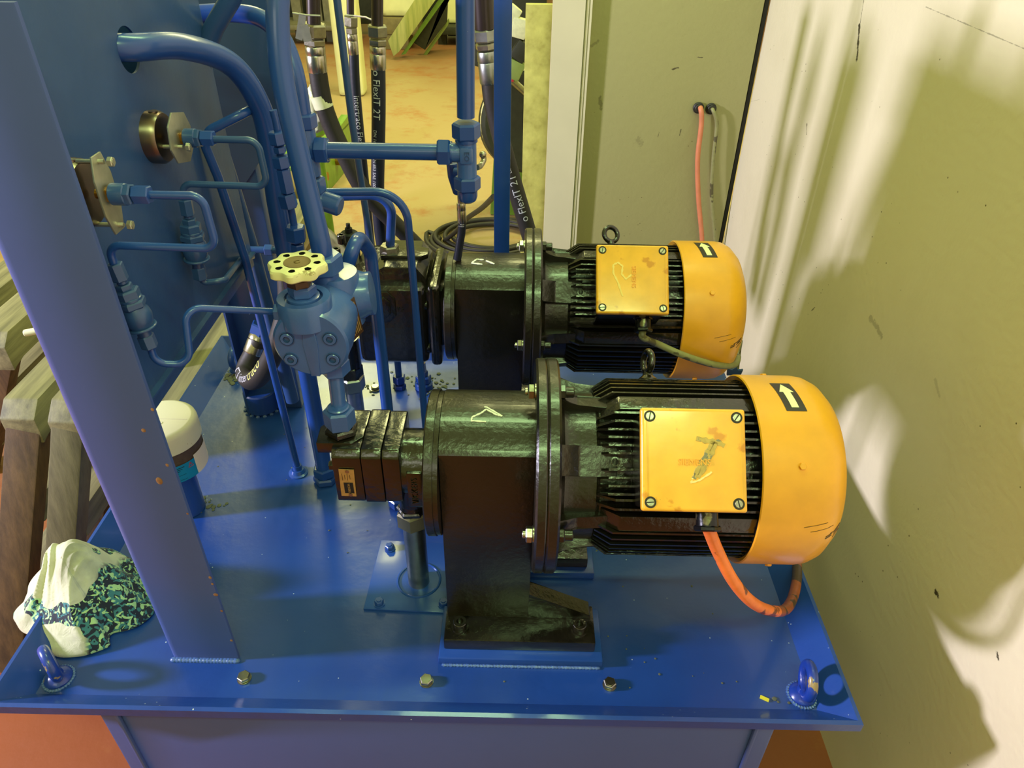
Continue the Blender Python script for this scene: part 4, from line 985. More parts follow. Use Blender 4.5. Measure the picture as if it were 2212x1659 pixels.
# handwheel
hwz = zc + .033; hx = q(640, 578, .785).x + .001; hy = .788
b = B(); bm = b.bm; nL = 8; NS = 144; levels = [(0.0, .94), (.002, 1.0), (.009, 1.0), (.0115, .955), (.012, .90)]; rings = []
def wr(a): return .0335 + .0024 * math.cos(nL * a)
for z, s_ in levels: rings.append([bm.verts.new((hx + wr(2 * math.pi * i / NS) * s_ * math.cos(2 * math.pi * i / NS), hy + wr(2 * math.pi * i / NS) * s_ * math.sin(2 * math.pi * i / NS), hwz + z)) for i in range(NS)])
for A, C in zip(rings, rings[1:]):
    for i in range(NS): bm.faces.new([A[i], A[(i + 1) % NS], C[(i + 1) % NS], C[i]])
bm.faces.new(rings[0][::-1])
# top annulus with eight finger holes
hub = [bm.verts.new((hx + .0165 * math.cos(2 * math.pi * i / NS), hy + .0165 * math.sin(2 * math.pi * i / NS), hwz + .0122)) for i in range(NS)]
hb = []
for k in range(nL):
    a = 2 * math.pi * k / nL; c = Vector((hx + .0240 * math.cos(a), hy + .0240 * math.sin(a), hwz + .0122)); hb.append((a, c))
per = NS // nL; HN = per * 2
for k in range(nL):
    a, c = hb[k]; lo = k * per - per // 2
    outer = [rings[-1][(lo + i) % NS] for i in range(per + 1)]; inner = [hub[(lo + i) % NS] for i in range(per + 1)]
    loop_ = outer + inner[::-1]; m_ = len(loop_); hole = []
    for v in loop_:
        d = (v.co - c); d.z = 0; d.normalize(); hole.append(bm.verts.new(c + d * .0043))
    dep = [bm.verts.new(h.co - Vector((0, 0, .009))) for h in hole]
    for i in range(m_):
        j = (i + 1) % m_
        bm.faces.new([loop_[i], loop_[j], hole[j], hole[i]]); f = bm.faces.new([hole[i], hole[j], dep[j], dep[i]]); f.material_index = 1
    f = bm.faces.new(dep); f.material_index = 1
bm.faces.new(hub)
b.build('handwheel', [CREAM, DARK], vt, ang=30)
hw = [c for c in kids(vt) if c.name.startswith('handwheel')][0]
b = B(); b.lathe([(0, 0), (0, .0162), (.0006, .0160), (.0002, .0140), (.0004, 0)], (hx, hy, hwz + .0122), (0, 0, 1), 40); b.torus((hx, hy, hwz + .0128), (0, 0, 1), .0032, .0007, 20, 8); b.build('hub_disc', HUBM, hw)
b = B(); b.hexa(v_top - ZUP * .018, (0, 0, 1), .046, .026, ph=R(12)); b.build('riser_nut', VALVE, vt)
b = B(); b.cyl(v_top - ZUP * .034, (0, 0, 1), .019, .018, 28, ch=.002); b.hexa(v_top - ZUP * .046, (0, 0, 1), .044, .016, ph=R(2)); b.build('riser_collar', VALVE, vt)
# pump delivery: nuts and short tube
b = B(); b.tube([Vector((pw.x, pw.y, pw.z)), Vector((pw.x, pw.y + .012, .455))], .0102, 24); b.build('pump_tube', VALVE, vt, ang=60)
b = B(); b.hexa(pw + ZUP * .010, (0, 0, 1), .037, .030, ph=R(12)); b.cyl(pw + ZUP * .040, (0, 0, 1), .015, .004, 24, ch=.002); b.build('pump_nut', VALVE, vt)
zb_ = q(735, 822, .783).z; b = B(); b.hexa((pw.x + .001, pw.y + .012, zb_ + .004), (0, 0, 1), .034, .022, ph=R(10)); b.build('lower_nut', VALVE, vt)
# data plate on the right flank
c = q(763, 690, .835); ax = Vector((.93, -.30, .15)).normalized(); u_, v_, a_ = frame(ax)
M3 = Matrix((v_, u_, a_)).transposed()
b = B(); b.box(c, (.030, .052, .0014), bev=.0004, M=M3); dp = b.build('data_plate', RUSTY, vt)
b = B()
for i in range(6): b.box(c + v_ * (-.010 + i * .004) + a_ * .0009, (.0012, .042, .0004), M=M3)
b.build('print_line', PLATEM, dp)
b = B(); b.hexa(q(594, 674, .79), (1, 0, 0), .020, .016); b.build('gauge_line_nut', VALVE, vt)

# ================================================================ pressure gauges
def gauge(yc, zc, xo, r, label, bolts, ply, xn0, xn1, tw=0.0):
    t = thing('pressure_gauge', label, 'gauge', (PX, yc, zc), 'pressure gauges on the panel')
    b = B(); b.lathe([(0, 0), (0, r), (xo - PX - .006, r), (xo - PX - .001, r - .003), (xo - PX, r - .007), (xo - PX, 0)], (PX - .006, yc, zc), (1, 0, 0), 64); b.cyl((PX + (xo - PX) * .4, yc, zc + r - .001), (0, 0, 1), .0055, .0016, 20); cs = b.build('gauge_case', GAUGE, t)
    b = B(); W, Hh = ply; xb = xo + .010
    pl = [(-W, -Hh * .45), (-W * .55, -Hh), (W * .55, -Hh), (W, -Hh * .45), (W, Hh * .45), (W * .55, Hh), (-W * .55, Hh), (-W, Hh * .45)]
    cw, sw = math.cos(tw), math.sin(tw); pl = [(x * cw - y * sw, x * sw + y * cw) for x, y in pl]
    b.prism(pl, (xb, yc, zc), (0, 1, 0), (0, 0, 1), (.0022, 0, 0), bev=.0005); b.build('clamp_bracket', ALU, t)
    for (dy, dz) in bolts:
        dy, dz = dy * cw - dz * sw, dy * sw + dz * cw
        b = B(); b.cyl((PX - .004, yc + dy, zc + dz), (1, 0, 0), .0024, xb + .012 - PX, 14); b.hexa((xb + .012, yc + dy, zc + dz), (1, 0, 0), .0088, .005); b.cyl((xb + .017, yc + dy, zc + dz), (1, 0, 0), .003, .0006, 12); b.build('clamp_bolt', ALU, t)
    b = B(); b.box((xb + .0065, yc, zc), (.010, .012, .012), bev=.0006); b.cyl((xo, yc, zc), (1, 0, 0), .005, .02, 16); b.build('brass_square', BRASS, t)
    l = xn1 - xn0
    b = B(); b.hexa((xn0, yc, zc), (1, 0, 0), .0195, l * .55, ph=.2); b.cyl((xn0, yc, zc), (1, 0, 0), .0112, l * .40, 24, ch=.001); b.build('swivel_nut', DEEP, t)
    b = B(); b.hexa((xn0 + l * .56, yc, zc), (1, 0, 0), .0165, l * .44, ph=.35); b.build('tube_nut', BLUE, t)
    return t
g2c = P(185, 418, Y=.690); g1c = P(345, 297, Y=.845)
Y2, Y1 = .703, .893
gauge(Y2, P(280, 420, Y=Y2).z, -.426, .0345, 'near pressure gauge with long steel clamp bracket half hidden by the left post', [(0, .033), (0, -.033)], (.0165, .040), P(242, 420, Y=Y2).x, P(325, 420, Y=Y2).x, 0.0)
gauge(Y1, P(420, 298, Y=Y1).z, -.426, .0310, 'far pressure gauge with octagonal clamp bracket higher on the blue panel', [(-.012, -.010)], (.031, .029), P(400, 298, Y=Y1).x, P(463, 298, Y=Y1).x, R(-14))
# gauge lines
GL = .0043
zg = P(330, 421, Y=Y2).z; xa = P(436, 421, Y=Y2).x; zlo = P(440, 537, Y=Y2).z; xs = P(243, 560, Y=Y2).x
pipe('gauge_line', 'thin blue tube looping from the near gauge down to the near isolator valve', [(P(320, 421, Y=Y2).x, Y2, zg), (xa, Y2, zg), (xa + .002, Y2, zlo), (xs, Y2, zlo + .002), (xs, Y2, P(245, 580, Y=Y2).z)], GL, .013, group='thin gauge tubes')
zg1 = P(465, 301, Y=Y1).z; xa1 = P(556, 301, Y=Y1).x; zl1 = P(553, 403, Y=Y1).z; xs1 = P(397, 420, Y=Y1).x
pipe('gauge_line', 'thin blue tube looping from the far gauge down to the far isolator valve', [(P(458, 301, Y=Y1).x, Y1, zg1), (xa1, Y1, zg1), (xa1 + .002, Y1, zl1), (xs1, Y1, zl1 + .002), (xs1, Y1, P(398, 440, Y=Y1).z)], GL, .014, m=DEEP, group='thin gauge tubes')
def isolator(top, bot, label, parts, m=DEEP):
    d, l = along(top, bot); t = thing('isolator_valve', label, 'valve', tuple(bot), 'gauge isolator valves')
    for kind, s0, s1, w_ in parts:
        b = B(); p0 = top + d * l * s0; h = l * (s1 - s0)
        if kind == 'hex': b.hexa(p0, d, w_, h, ph=.3)
        elif kind == 'cyl': b.cyl(p0, d, w_ / 2, h, 28, ch=.001)
        else: b.lathe([(0, 0), (0, w_ * .38), (h * .18, w_ * .48), (h * .45, w_ * .52), (h * .72, w_ * .47), (h, w_ * .36), (h, 0)], p0, d, 36)
        b.build({'hex': 'hexagon_nut', 'cyl': 'collar', 'body': 'body'}[kind], m, t)
    return t
PR = [('hex', 0, .19, .0150), ('cyl', .18, .23, .011), ('hex', .23, .30, .0155), ('hex', .29, .40, .024), ('cyl', .38, .42, .027), ('hex', .41, .50, .028), ('body', .49, .76, .032), ('cyl', .72, .75, .034), ('cyl', .75, .85, .0155), ('hex', .84, 1.0, .0165)]
i2t = Vector((xs, Y2, P(246, 569, Y=Y2).z)); i2b = Vector((P(318, 752, Y=Y2).x + .004, Y2, P(318, 750, Y=Y2).z))
isolator(i2t, i2b, 'near dark blue isolator valve with stacked hexagons hanging beside the left post', PR)
i1t = Vector((xs1, Y1, P(398, 430, Y=Y1).z)); i1b = Vector((P(433, 600, Y=Y1).x, Y1, P(433, 602, Y=Y1).z))
isolator(i1t, i1b, 'far dark blue isolator valve with stacked hexagons on the panel below the far gauge', PR)
pipe('gauge_line', 'thin blue tube from below the near isolator valve up and right to the valve block', [i2b + ZUP * .004, P(336, 785, Y=Y2), P(412, 788, Y=Y2 + .01), P(398, 664, Y=.73), q(598, 673, .79)], GL, .016, group='thin gauge tubes')
pipe('gauge_line', 'thin dark blue tube from below the far isolator valve bending back to the panel edge', [i1b + ZUP * .004, q(440, 611, Y1 + .002), q(485, 606, .90), q(520, 560, 1.06), q(545, 555, 1.13)], GL, .012, m=DEEP, group='thin gauge tubes')

# ================================================================ hoses
def hose(name, label, hpts, r, m, fits=(), n=14, group='hydraulic hoses', txt=()):
    t = thing(name, label, 'hose', tuple(hpts[-1]), group)
    b = B(); b.tube(crom(hpts, n), r, 24); fr = b.fr; ho = b.build('hose', m, t, ang=60)
    for (kind, p0, p1, w_, mm, nm) in fits:
        d, l = along(p0, p1); b = B()
        if kind == 'hex': b.hexa(p0, d, w_, l, ph=R(18))
        elif kind == 'fer': b.lathe([(0, 0), (0, w_ / 2 * .93), (l * .06, w_ / 2), (l * .30, w_ / 2), (l * .33, w_ / 2 * .96), (l * .36, w_ / 2), (l * .95, w_ / 2), (l, w_ / 2 * .94), (l, 0)], p0, d, 28)
        else: b.cyl(p0, d, w_ / 2, l, 24)
        b.build(nm, mm, t)
    for (s, size, s0, mm, facing, flip) in txt: text_tube(s, size, fr, r, s0, 'printed_lettering', mm, ho, facing, flip)
    return t
TUBEB = mat('dark_brown_tube', (52, 40, 40), 0.35, 0.3, var=0.2, coat=.3)
Yh = 1.50
hose('hydraulic_hose', 'thick black hose with a taped band sweeping right behind the pipes below its steel fitting', [q(686, 152, Yh), q(693, 195, Yh), q(705, 245, Yh), q(735, 315, Yh), q(785, 410, Yh), q(850, 480, Yh + .02), q(905, 535, Yh + .04), q(960, 590, Yh + .06)], .0178, RUBBER,
     [('cyl', q(676, -60, Yh), q(678, 52, Yh), .026, TUBEB, 'dark_tube'), ('hex', q(678, 50, Yh), q(679, 80, Yh), .043, STEEL, 'hexagon_nut'), ('hex', q(679, 82, Yh), q(680, 99, Yh), .038, STEEL, 'hexagon_nut'), ('fer', q(680, 99, Yh), q(686, 156, Yh), .038, FERR, 'ferrule'), ('cyl', q(690, 205, Yh), q(700, 232, Yh), .0385, CLEAR, 'tape_band')])
Yh2 = 1.62
hose('hydraulic_hose', 'thin black hose printed in white hanging behind the thin leaning pipe', [q(764, 112, Yh2), q(767, 180, Yh2), q(775, 270, Yh2), q(788, 400, Yh2), q(803, 560, Yh2)], .0105, RUBBERB,
     [('cyl', q(756, -60, Yh2), q(757, 34, Yh2), .015, TUBEB, 'dark_tube'), ('hex', q(758, 34, Yh2), q(758, 57, Yh2), .026, STEEL, 'hexagon_nut'), ('hex', q(759, 59, Yh2), q(760, 73, Yh2), .022, STEEL, 'hexagon_nut'), ('fer', q(760, 73, Yh2), q(764, 118, Yh2), .022, FERR, 'ferrule')],
     txt=[('intertraco FlexIT', .0175, q(764, 112, Yh2).z - q(764, 205, Yh2).z, INKW, (.25, -1, .3), 1)])
Yh3 = 1.55
hose('hydraulic_hose', 'straight black hose with white lettering hanging from a steel ferrule', [q(817, 145, Yh3), q(818, 230, Yh3), q(817, 320, Yh3), q(816, 420, Yh3), q(822, 500, Yh3), q(832, 560, Yh3)], .0145, RUBBERB,
     [('cyl', q(815, -60, Yh3), q(815, 56, Yh3), .023, TUBEB, 'dark_tube'), ('hex', q(815, 54, Yh3), q(816, 80, Yh3), .036, STEEL, 'hexagon_nut'), ('hex', q(816, 83, Yh3), q(816, 99, Yh3), .032, STEEL, 'hexagon_nut'), ('fer', q(816, 99, Yh3), q(817, 150, Yh3), .032, FERR, 'ferrule')],
     txt=[('o FlexIT 2T', .0205, .004, INKW, (-.15, -1, .3), 1), ('DN 16 - 5/8"  EN 853 SAE 100', .0098, .122, INKW, (-.35, -1, .3), 1)])
Yh4 = 1.72
hose('hydraulic_hose', 'thick grey black hose with white lettering passing behind the blue flat bar', [q(1058, 165, Yh4), q(1064, 220, Yh4), q(1080, 290, Yh4), q(1105, 380, Yh4), q(1132, 470, Yh4), q(1165, 580, Yh4)], .0205, RUBBER,
     [('cyl', q(1040, -60, Yh4), q(1047, 62, Yh4), .046, TUBEB, 'dark_tube'), ('hex', q(1046, 62, Yh4), q(1049, 90, Yh4), .046, ZINC, 'hexagon_nut'), ('hex', q(1049, 92, Yh4), q(1051, 108, Yh4), .042, STEEL, 'hexagon_nut'), ('fer', q(1051, 110, Yh4), q(1058, 180, Yh4), .044, ZINC, 'ferrule')],
     txt=[('o FlexIT 2T', .026, .345, INKW, (.05, -1, .4), -1), ('DN 25 - 1"   EN 853 2SN', .0115, .218, INKW, (-.02, -1, .4), -1)])
# small hose hanging below the tee
Yh5 = 1.25
hose('pilot_hose', 'short thin black hose with steel ferrule hanging below the capped tee', [q(998, 478, Yh5), q(997, 500, Yh5), q(994, 520, Yh5), q(988, 560, Yh5)], .0075, RUBBERB,
     [('cyl', q(994, 400, Yh5), q(996, 442, Yh5), .012, STEEL, 'steel_nipple'), ('fer', q(996, 438, Yh5), q(998, 482, Yh5), .0165, FERR, 'ferrule')], txt=[('inter', .016, .008, INKW, (0, -1, .3), -1)])
b = B(); p0 = q(977, 352, 1.18); b.tube([p0, q(980, 380, 1.18), q(990, 412, 1.2)], .010, 16); b.lathe([(0, 0), (0, .008), (.018, .008), (.018, 0)], q(982, 372, 1.17), (.9, -.3, 0), 20)
tag(b.build('elbow_fitting', BLUE), 'small bright blue elbow fitting hidden behind the capped tee', 'fitting')
b = B(); b.ball(q(1043, 334, 1.15), .006, sub=2); b.tube(crom([q(1043, 334, 1.15), q(1045, 345, 1.15), q(1038, 358, 1.14), q(1030, 362, 1.12)], 5), .0045, 12)
tag(b.build('bleed_screw', STEEL), 'small steel bleed screw with round tip on the right of the tee', 'screw')
# U bent hose at the left rear
U = [q(560, 735, 1.235), q(547, 762, 1.225), q(530, 800, 1.20), q(540, 822, 1.165), q(562, 812, 1.135), q(588, 770, 1.12), q(608, 715, 1.12), q(622, 655, 1.13), q(622, 600, 1.14)]
hose('hydraulic_hose', 'thick black U-bent hose with yellow and white lettering near the rear lifting eye', U, .0185, RUBBER,
     [('hex', q(568, 700, 1.25), q(562, 722, 1.245), .040, BLUE, 'hexagon_nut'), ('fer', q(563, 722, 1.245), q(547, 764, 1.225), .042, FERR, 'ferrule')], n=14,
     txt=[('\u25a1 inter', .025, .072, INKW, (-.9, -.35, .55), 1), ('traco', .031, .150, INKY, (-.9, -.35, .55), 1)])
# flat bar standing behind the rear unit
fb0 = P(1085, 300, Y=1.5); hwid = (P(1103, 300, Y=1.5).x - P(1067, 300, Y=1.5).x) / 2
b = B(); b.box((fb0.x, 1.5, .80), (hwid * 2, .008, 1.60), bev=.001); tag(b.build('flat_bar', BLUE), 'upright blue steel flat bar standing behind the rear bellhousing', 'bar')

# ================================================================ tags on hose fittings and tied wires
b = B(); b.box(q(650, 58, 1.47), (.013, .002, .045), M=Matrix.Rotation(R(18), 3, 'Y')); b.box(q(661, 72, 1.465), (.016, .002, .028), M=Matrix.Rotation(R(-8), 3, 'Y')); b.tube([q(632, 28, 1.47), q(665, 33, 1.47), q(692, 34, 1.47)], .0016, 8)
tag(b.build('metal_tag', ALU), 'small metal tag wired to the thick hose fitting at top left', 'tag')
b = B(); b.tube([q(747, 33, 1.6), q(765, 34, 1.6), q(790, 37, 1.58), q(815, 48, 1.54)], .0016, 8)
tag(b.build('binding_wire', ALU), 'thin twisted wire tied between the two hanging hose tubes', 'wire')
# clear wrap beside the thick hose
b = B(); c = q(682, 238, 1.53)
bmesh.ops.create_icosphere(b.bm, subdivisions=4, radius=1.0)
for v in b.bm.verts:
    p = v.co.copy(); r_ = 1 + .25 * noise.noise(p * 2.3) + .12 * noise.noise(p * 6)
    v.co = c + Vector((p.x * .021 * r_, p.y * .012 * r_, p.z * .044 * r_))
tag(b.build('tape_scrap', CLEAR, ang=50), 'crumpled clear tape scrap hanging on the left of the taped hose', 'tape')
# blue tape at the right rear tray corner
b = B(); c = P(1588, 803, Y=1.47)
b.prism([(-.018, -.012), (.016, -.010), (.019, .006), (.006, .003), (.001, .014), (-.008, .004), (-.020, .009)], c, (1, 0, 0), (0, 0, 1), (0, .006, 0), bev=.001)
tag(b.build('tape_flag', DEEP), 'crumpled dark blue tape sticking out behind the front fan cover', 'tape')
# ================================================================ rag
def rag():
    b = B(); bm = b.bm; NU, NV = 190, 150
    # outline of the heap on the tray, traced on the tray plane, and a folded height field
    out = [P(*a, Z=0.004) for a in ((62, 1380), (30, 1332), (52, 1300), (70, 1255), (95, 1230), (140, 1215), (200, 1215), (262, 1200), (312, 1225), (322, 1265), (328, 1318), (300, 1352), (245, 1368), (238, 1385), (226, 1402), (150, 1420), (95, 1402))]
    cx = sum(p.x for p in out) / len(out); cy = sum(p.y for p in out) / len(out)
    ol = crom(out + [out[0]], 12); m = len(ol) - 1
    rings = []; NR = 70
    def H(x, y, t):
        dome = (1 - t ** 2.6)
        # high hood at the back
        hd = math.exp(-(((x - (cx - .005)) / .060) ** 2 + ((y - (cy + .035)) / .050) ** 2)); h2 = math.exp(-(((x - (cx + .03)) / .07) ** 2 + ((y - (cy - .03)) / .05) ** 2))
        pv = Vector((x * 9 + 2 * noise.noise(Vector((x * 8, y * 8, 1))), y * 9 + 2 * noise.noise(Vector((x * 8, y * 8, 5))), 3.3))
        rdg = 1 - abs(noise.noise(pv)) * 2.2; r2 = 1 - abs(noise.noise(pv * 2.3 + Vector((4, 1, 0)))) * 2.2; r3 = 1 - abs(noise.noise(pv * 5.1)) * 2
        return (.022 + .082 * hd + .028 * h2) * dome + dome * (.020 * rdg + .012 * r2 + .0028 * r3) + .004
    c0 = bm.verts.new((cx, cy, H(cx, cy, 0)))
    for k in range(1, NR + 1):
        t = k / NR; row = []
        for i in range(0, m, 1):
            p = ol[i]; x = cx + (p.x - cx) * t; y = cy + (p.y - cy) * t
            j = .006 * noise.noise(Vector((x * 30, y * 30, 9))) * t
            row.append(bm.verts.new((x + j, y + j, max(H(x, y, t), .0015) + (0.010 * (1 - t) ** .3 if t < 1 else 0))))
        rings.append(row)
    for i in range(m): bm.faces.new([c0, rings[0][i], rings[0][(i + 1) % m]])
    for A, C in zip(rings, rings[1:]):
        for i in range(m): bm.faces.new([A[i], C[i], C[(i + 1) % m], A[(i + 1) % m]])
    low = [bm.verts.new((v.co.x * .97 + cx * .03, v.co.y * .97 + cy * .03, .0008)) for v in rings[-1]]
    for i in range(m): bm.faces.new([rings[-1][i], low[i], low[(i + 1) % m], rings[-1][(i + 1) % m]])
    bm.faces.new(low[::-1])
    mm = bpy.data.materials.new('rag_cloth'); mm.use_nodes = True; nt = mm.node_tree; N = nt.nodes; L = nt.links; bs = N['Principled BSDF']
    tc = N.new('ShaderNodeTexCoord')
    def nz(s, d=3, w=0):
        n = N.new('ShaderNodeTexNoise'); n.inputs['Scale'].default_value = s; n.inputs['Detail'].default_value = d; n.inputs['Distortion'].default_value = w; L.new(tc.outputs['Object'], n.inputs['Vector']); return n
    def mr(src, lo, hi):
        r = N.new('ShaderNodeMapRange'); r.inputs[1].default_value = lo; r.inputs[2].default_value = hi; L.new(src, r.inputs[0]); return r.outputs[0]
    def mix(f, a, c):
        x = N.new('ShaderNodeMix'); x.data_type = 'RGBA'; L.new(f, x.inputs[0])
        for i, v in ((6, a), (7, c)):
            if isinstance(v, tuple): x.inputs[i].default_value = v
            else: L.new(v, x.inputs[i])
        return x.outputs[2]
    cream = mix(mr(nz(18, 6).outputs[0], .45, .75), (*lin((198, 196, 172)), 1), (*lin((140, 138, 116)), 1))
    navy = (*lin((22, 30, 52)), 1); mint = (*lin((168, 204, 150)), 1); teal = (*lin((58, 118, 128)), 1)
    pat = mix(mr(nz(75, 1, 1.6).outputs[0], .535, .56), navy, teal)
    n2 = N.new('ShaderNodeTexNoise'); n2.inputs['Scale'].default_value = 62; n2.inputs['Detail'].default_value = 1; n2.inputs['Distortion'].default_value = 2.2
    mp = N.new('ShaderNodeMapping'); mp.inputs['Location'].default_value = (3, 7, 1); L.new(tc.outputs['Object'], mp.inputs[0]); L.new(mp.outputs[0], n2.inputs['Vector'])
    pat = mix(mr(n2.outputs[0], .555, .575), pat, mint)
    # floral cloth fills the middle and right of the heap, cream lining the rest
    sep = N.new('ShaderNodeSeparateXYZ'); L.new(tc.outputs['Object'], sep.inputs[0])
    a1 = N.new('ShaderNodeMath'); a1.operation = 'MULTIPLY_ADD'; a1.inputs[1].default_value = .16; L.new(nz(16, 1).outputs[0], a1.inputs[0]); L.new(sep.outputs[2], a1.inputs[2])
    # signed height band
    hb_ = N.new('ShaderNodeMath'); hb_.operation = 'SUBTRACT'; hb_.inputs[1].default_value = .128; L.new(a1.outputs[0], hb_.inputs[0])
    ab = N.new('ShaderNodeMath'); ab.operation = 'ABSOLUTE'; L.new(hb_.outputs[0], ab.inputs[0])
    mk = mr(ab.outputs[0], .0215, .0205)
    sx = mr(sep.outputs[0], cx + .045, cx + .052)
    mk2 = N.new('ShaderNodeMath'); mk2.operation = 'MAXIMUM'; L.new(mk, mk2.inputs[0]); L.new(sx, mk2.inputs[1])
    L.new(mix(mk2.outputs[0], cream, pat), bs.inputs['Base Color']); bs.inputs['Roughness'].default_value = .85; bs.inputs['Sheen Weight'].default_value = .15
    bp = N.new('ShaderNodeBump'); bp.inputs['Strength'].default_value = .5; bp.inputs['Distance'].default_value = .003; L.new(nz(60, 8, 1.5).outputs[0], bp.inputs['Height']); L.new(bp.outputs[0], bs.inputs['Normal'])
    o = b.build('cleaning_rag', mm, ang=70)
    tag(o, 'crumpled cream and dark floral cloth rag heaped at the left of the tray', 'rag')
rag()

# ================================================================ wooden trestles at the left of the tank
def beam(b, p0, p1, w_, d_, ref=(0, 1, 0), bev=.004, mi=0):
    p0, p1 = Vector(p0), Vector(p1); d = (p1 - p0); l = d.length; d.normalize(); r_ = Vector(ref); r_ = (r_ - d * r_.dot(d)).normalized(); s_ = d.cross(r_)
    b.box((p0 + p1) / 2, (l, w_, d_), bev=bev, M=Matrix((d, r_, s_)).transposed(), mi=mi)
def trestle(label, tops, foot, ybeam, w_, d_, mtop, mleg, low=None):
    """top beam running into the depth on legs that splay outwards"""
    t = thing('wooden_trestle', label, 'trestle', (foot.x, foot.y, FZ), 'wooden trestles beside the tank')
    a = tops; b = B(); h = Vector((0, 0, -.5 * d_))
    b.prism([(0, -.030), (.035, 0), (ybeam, 0), (ybeam, -d_), (.05, -d_), (0, -d_ - .02)], a - Vector((w_ / 2, 0, 0)), (0, 1, 0), (0, 0, 1), (w_, 0, 0), bev=.004); b.build('top_beam', mtop, t)
    for k, dy in enumerate((0.0, .40, .85)):
        b = B(); p0 = a + Vector((0, dy + .026, -d_ + .01)); p1 = Vector((foot.x, foot.y + dy, FZ)); beam(b, p0, p1, .052, w_ * .95); b.build('leg', mleg if k == 0 else WOODD, t)
    for k in (.35, .7):
        b = B(); p = (a + Vector((0, .05, -d_))).lerp(foot, k); beam(b, p, p + Vector((0, .98, 0)), w_ * .8, .06, ref=(1, 0, 0)); b.build('rail', mtop, t)
    return t
aB = P(124, 886, X=-.86); fB = P(125, 1500, Z=FZ)
trestle('weathered grey wooden trestle with chamfered end standing closest to the tank', aB, fB, 1.15, .062, .06, WOODG, WOODV)
aA = P(24, 882, X=-1.06); fA = P(24, 1440, Z=FZ)
trestle('brown wooden trestle with grey top beam at the left edge of the picture', aA, fA, 1.35, .075, .075, WOODG, WOODB)
aC = P(-40, 730, X=-1.42)
trestle('grey topped trestle farther left, seen just left of the blue post below its middle', aC, aC + Vector((-.3, .1, FZ - aC.z)), 1.5, .10, .085, WOODG, WOODB)
aD = P(-60, 640, X=-1.75)
trestle('farthest grey topped trestle, highest in the picture at the left edge', aD, aD + Vector((-.3, .1, FZ - aD.z)), 1.7, .11, .085, WOODG, WOODB)
b = B(); beam(b, (-.80, 1.22, -.06), (-.80, 2.6, -.06), .085, .09, ref=(1, 0, 0)); tag(b.build('timber_beam', WOODG), 'dusty beige timber beam lying just beyond the left rim of the tray', 'timber')
b = B(); beam(b, (-.80, 1.30, -.36), (-.80, 1.30, -.105), .08, .08); beam(b, (-.80, 2.4, -.36), (-.80, 2.4, -.105), .08, .08)
b = B(); p = P(52, 720, X=-1.12); b.cyl(p, (1, .3, .1), .008, .05, 16, ch=.002); tag(b.build('white_rod', CAPW), 'short white rod end poking out behind the left post', 'rod')
b = B(); p = P(505, 640, Z=-.35); b.box((p.x + .03, p.y + .15, -.475), (.28, .9, .25), bev=.006); tag(b.build('timber_block', WOODB), 'brown timber block beyond the left rear corner of the tray', 'timber')

# ================================================================ workshop hall behind
def onf(px, py): return P(px, py, Z=FZ)
# coil of hose on the floor
b = B(); c = onf(1058, 522); pts = []
for i in range(5 * 28):
    a = i / 28 * 2 * math.pi; rr = .36 - .035 * (i / 28) + .012 * math.sin(a * 1.3); pts.append((c.x + rr * math.cos(a) * 1.0, c.y + rr * math.sin(a) * .80, FZ + .012 + .004 * (i // 28) + .012 * math.sin(a * .7) ** 2))
pts = [tuple(onf(925, 541) + ZUP * .012)] + [tuple(onf(950, 520) + ZUP * .012)] + pts[int(28 * .48):]
b.tube(crom(pts, 2), .0125, 10)
tag(b.build('hose_coil', RUBBER, ang=60), 'coil of thin black hose lying on the floor behind the flat bar', 'hose')
b = B(); b.tube(crom([q(1066, 425, 2.6), q(1040, 450, 2.9), q(1005, 475, 3.1), q(985, 500, 3.4), onf(960, 528) + ZUP * .02], 8), .011, 10)
tag(b.build('air_hose', RUBBER, ang=60), 'thin black hose end arching from the flat bar to the floor coil', 'hose')
# leaning planks
def lean(label, x0, y0, x1, y1, wd, th, Y, mt, side=0.0, nm='leaning_plank', grp='boards leaning in the hall'):
    a = P(x0, y0, Y=Y); c = P(x1, y1, Y=Y + .02); d, l = along(a, c); n = Vector((0, 1, 0)); s_ = d.cross(n).normalized()
    b = B(); M3 = Matrix((d, n, s_)).transposed(); b.box((a + c) / 2 + n * wd / 2, (l, wd, th), bev=.003, M=M3)
    return tag(b.build(nm, mt), label, 'board', grp)
def board(label, poly, Y, th, mt, nm='leaning_board', cat='board', grp='boards leaning in the hall'):
    pts = [P(x, y, Y=Y) for x, y in poly]; b = B(); b.prism([(p.x, p.z) for p in pts], (0, Y, 0), (1, 0, 0), (0, 0, 1), (0, th, 0), bev=.004)
    o = b.build(nm, mt); tag(o, label, cat)
    if grp: o['group'] = grp
    return o
yb = onf(860, 120).y
board('wide weathered plank leaning on the left side of the board stack', [(838, 88), (850, 122), (862, 112), (962, -30), (915, -30)], yb - .25, .10, PLANKT)
board('bright green edged board leaning beside the wide plank', [(866, 119), (876, 117), (984, -34), (970, -34)], yb - .13, .10, GREEN)
board('thin green board leaning on its own at the right of the stack', [(912, 122), (920, 122), (967, 56), (966, 46)], yb + .06, .20, GREENW)
board('dark panel leaning between the green boards', [(893, 92), (918, 108), (965, 48), (968, -34), (990, -36)], yb - .02, .06, MACH, 'dark_panel', 'panel', None)
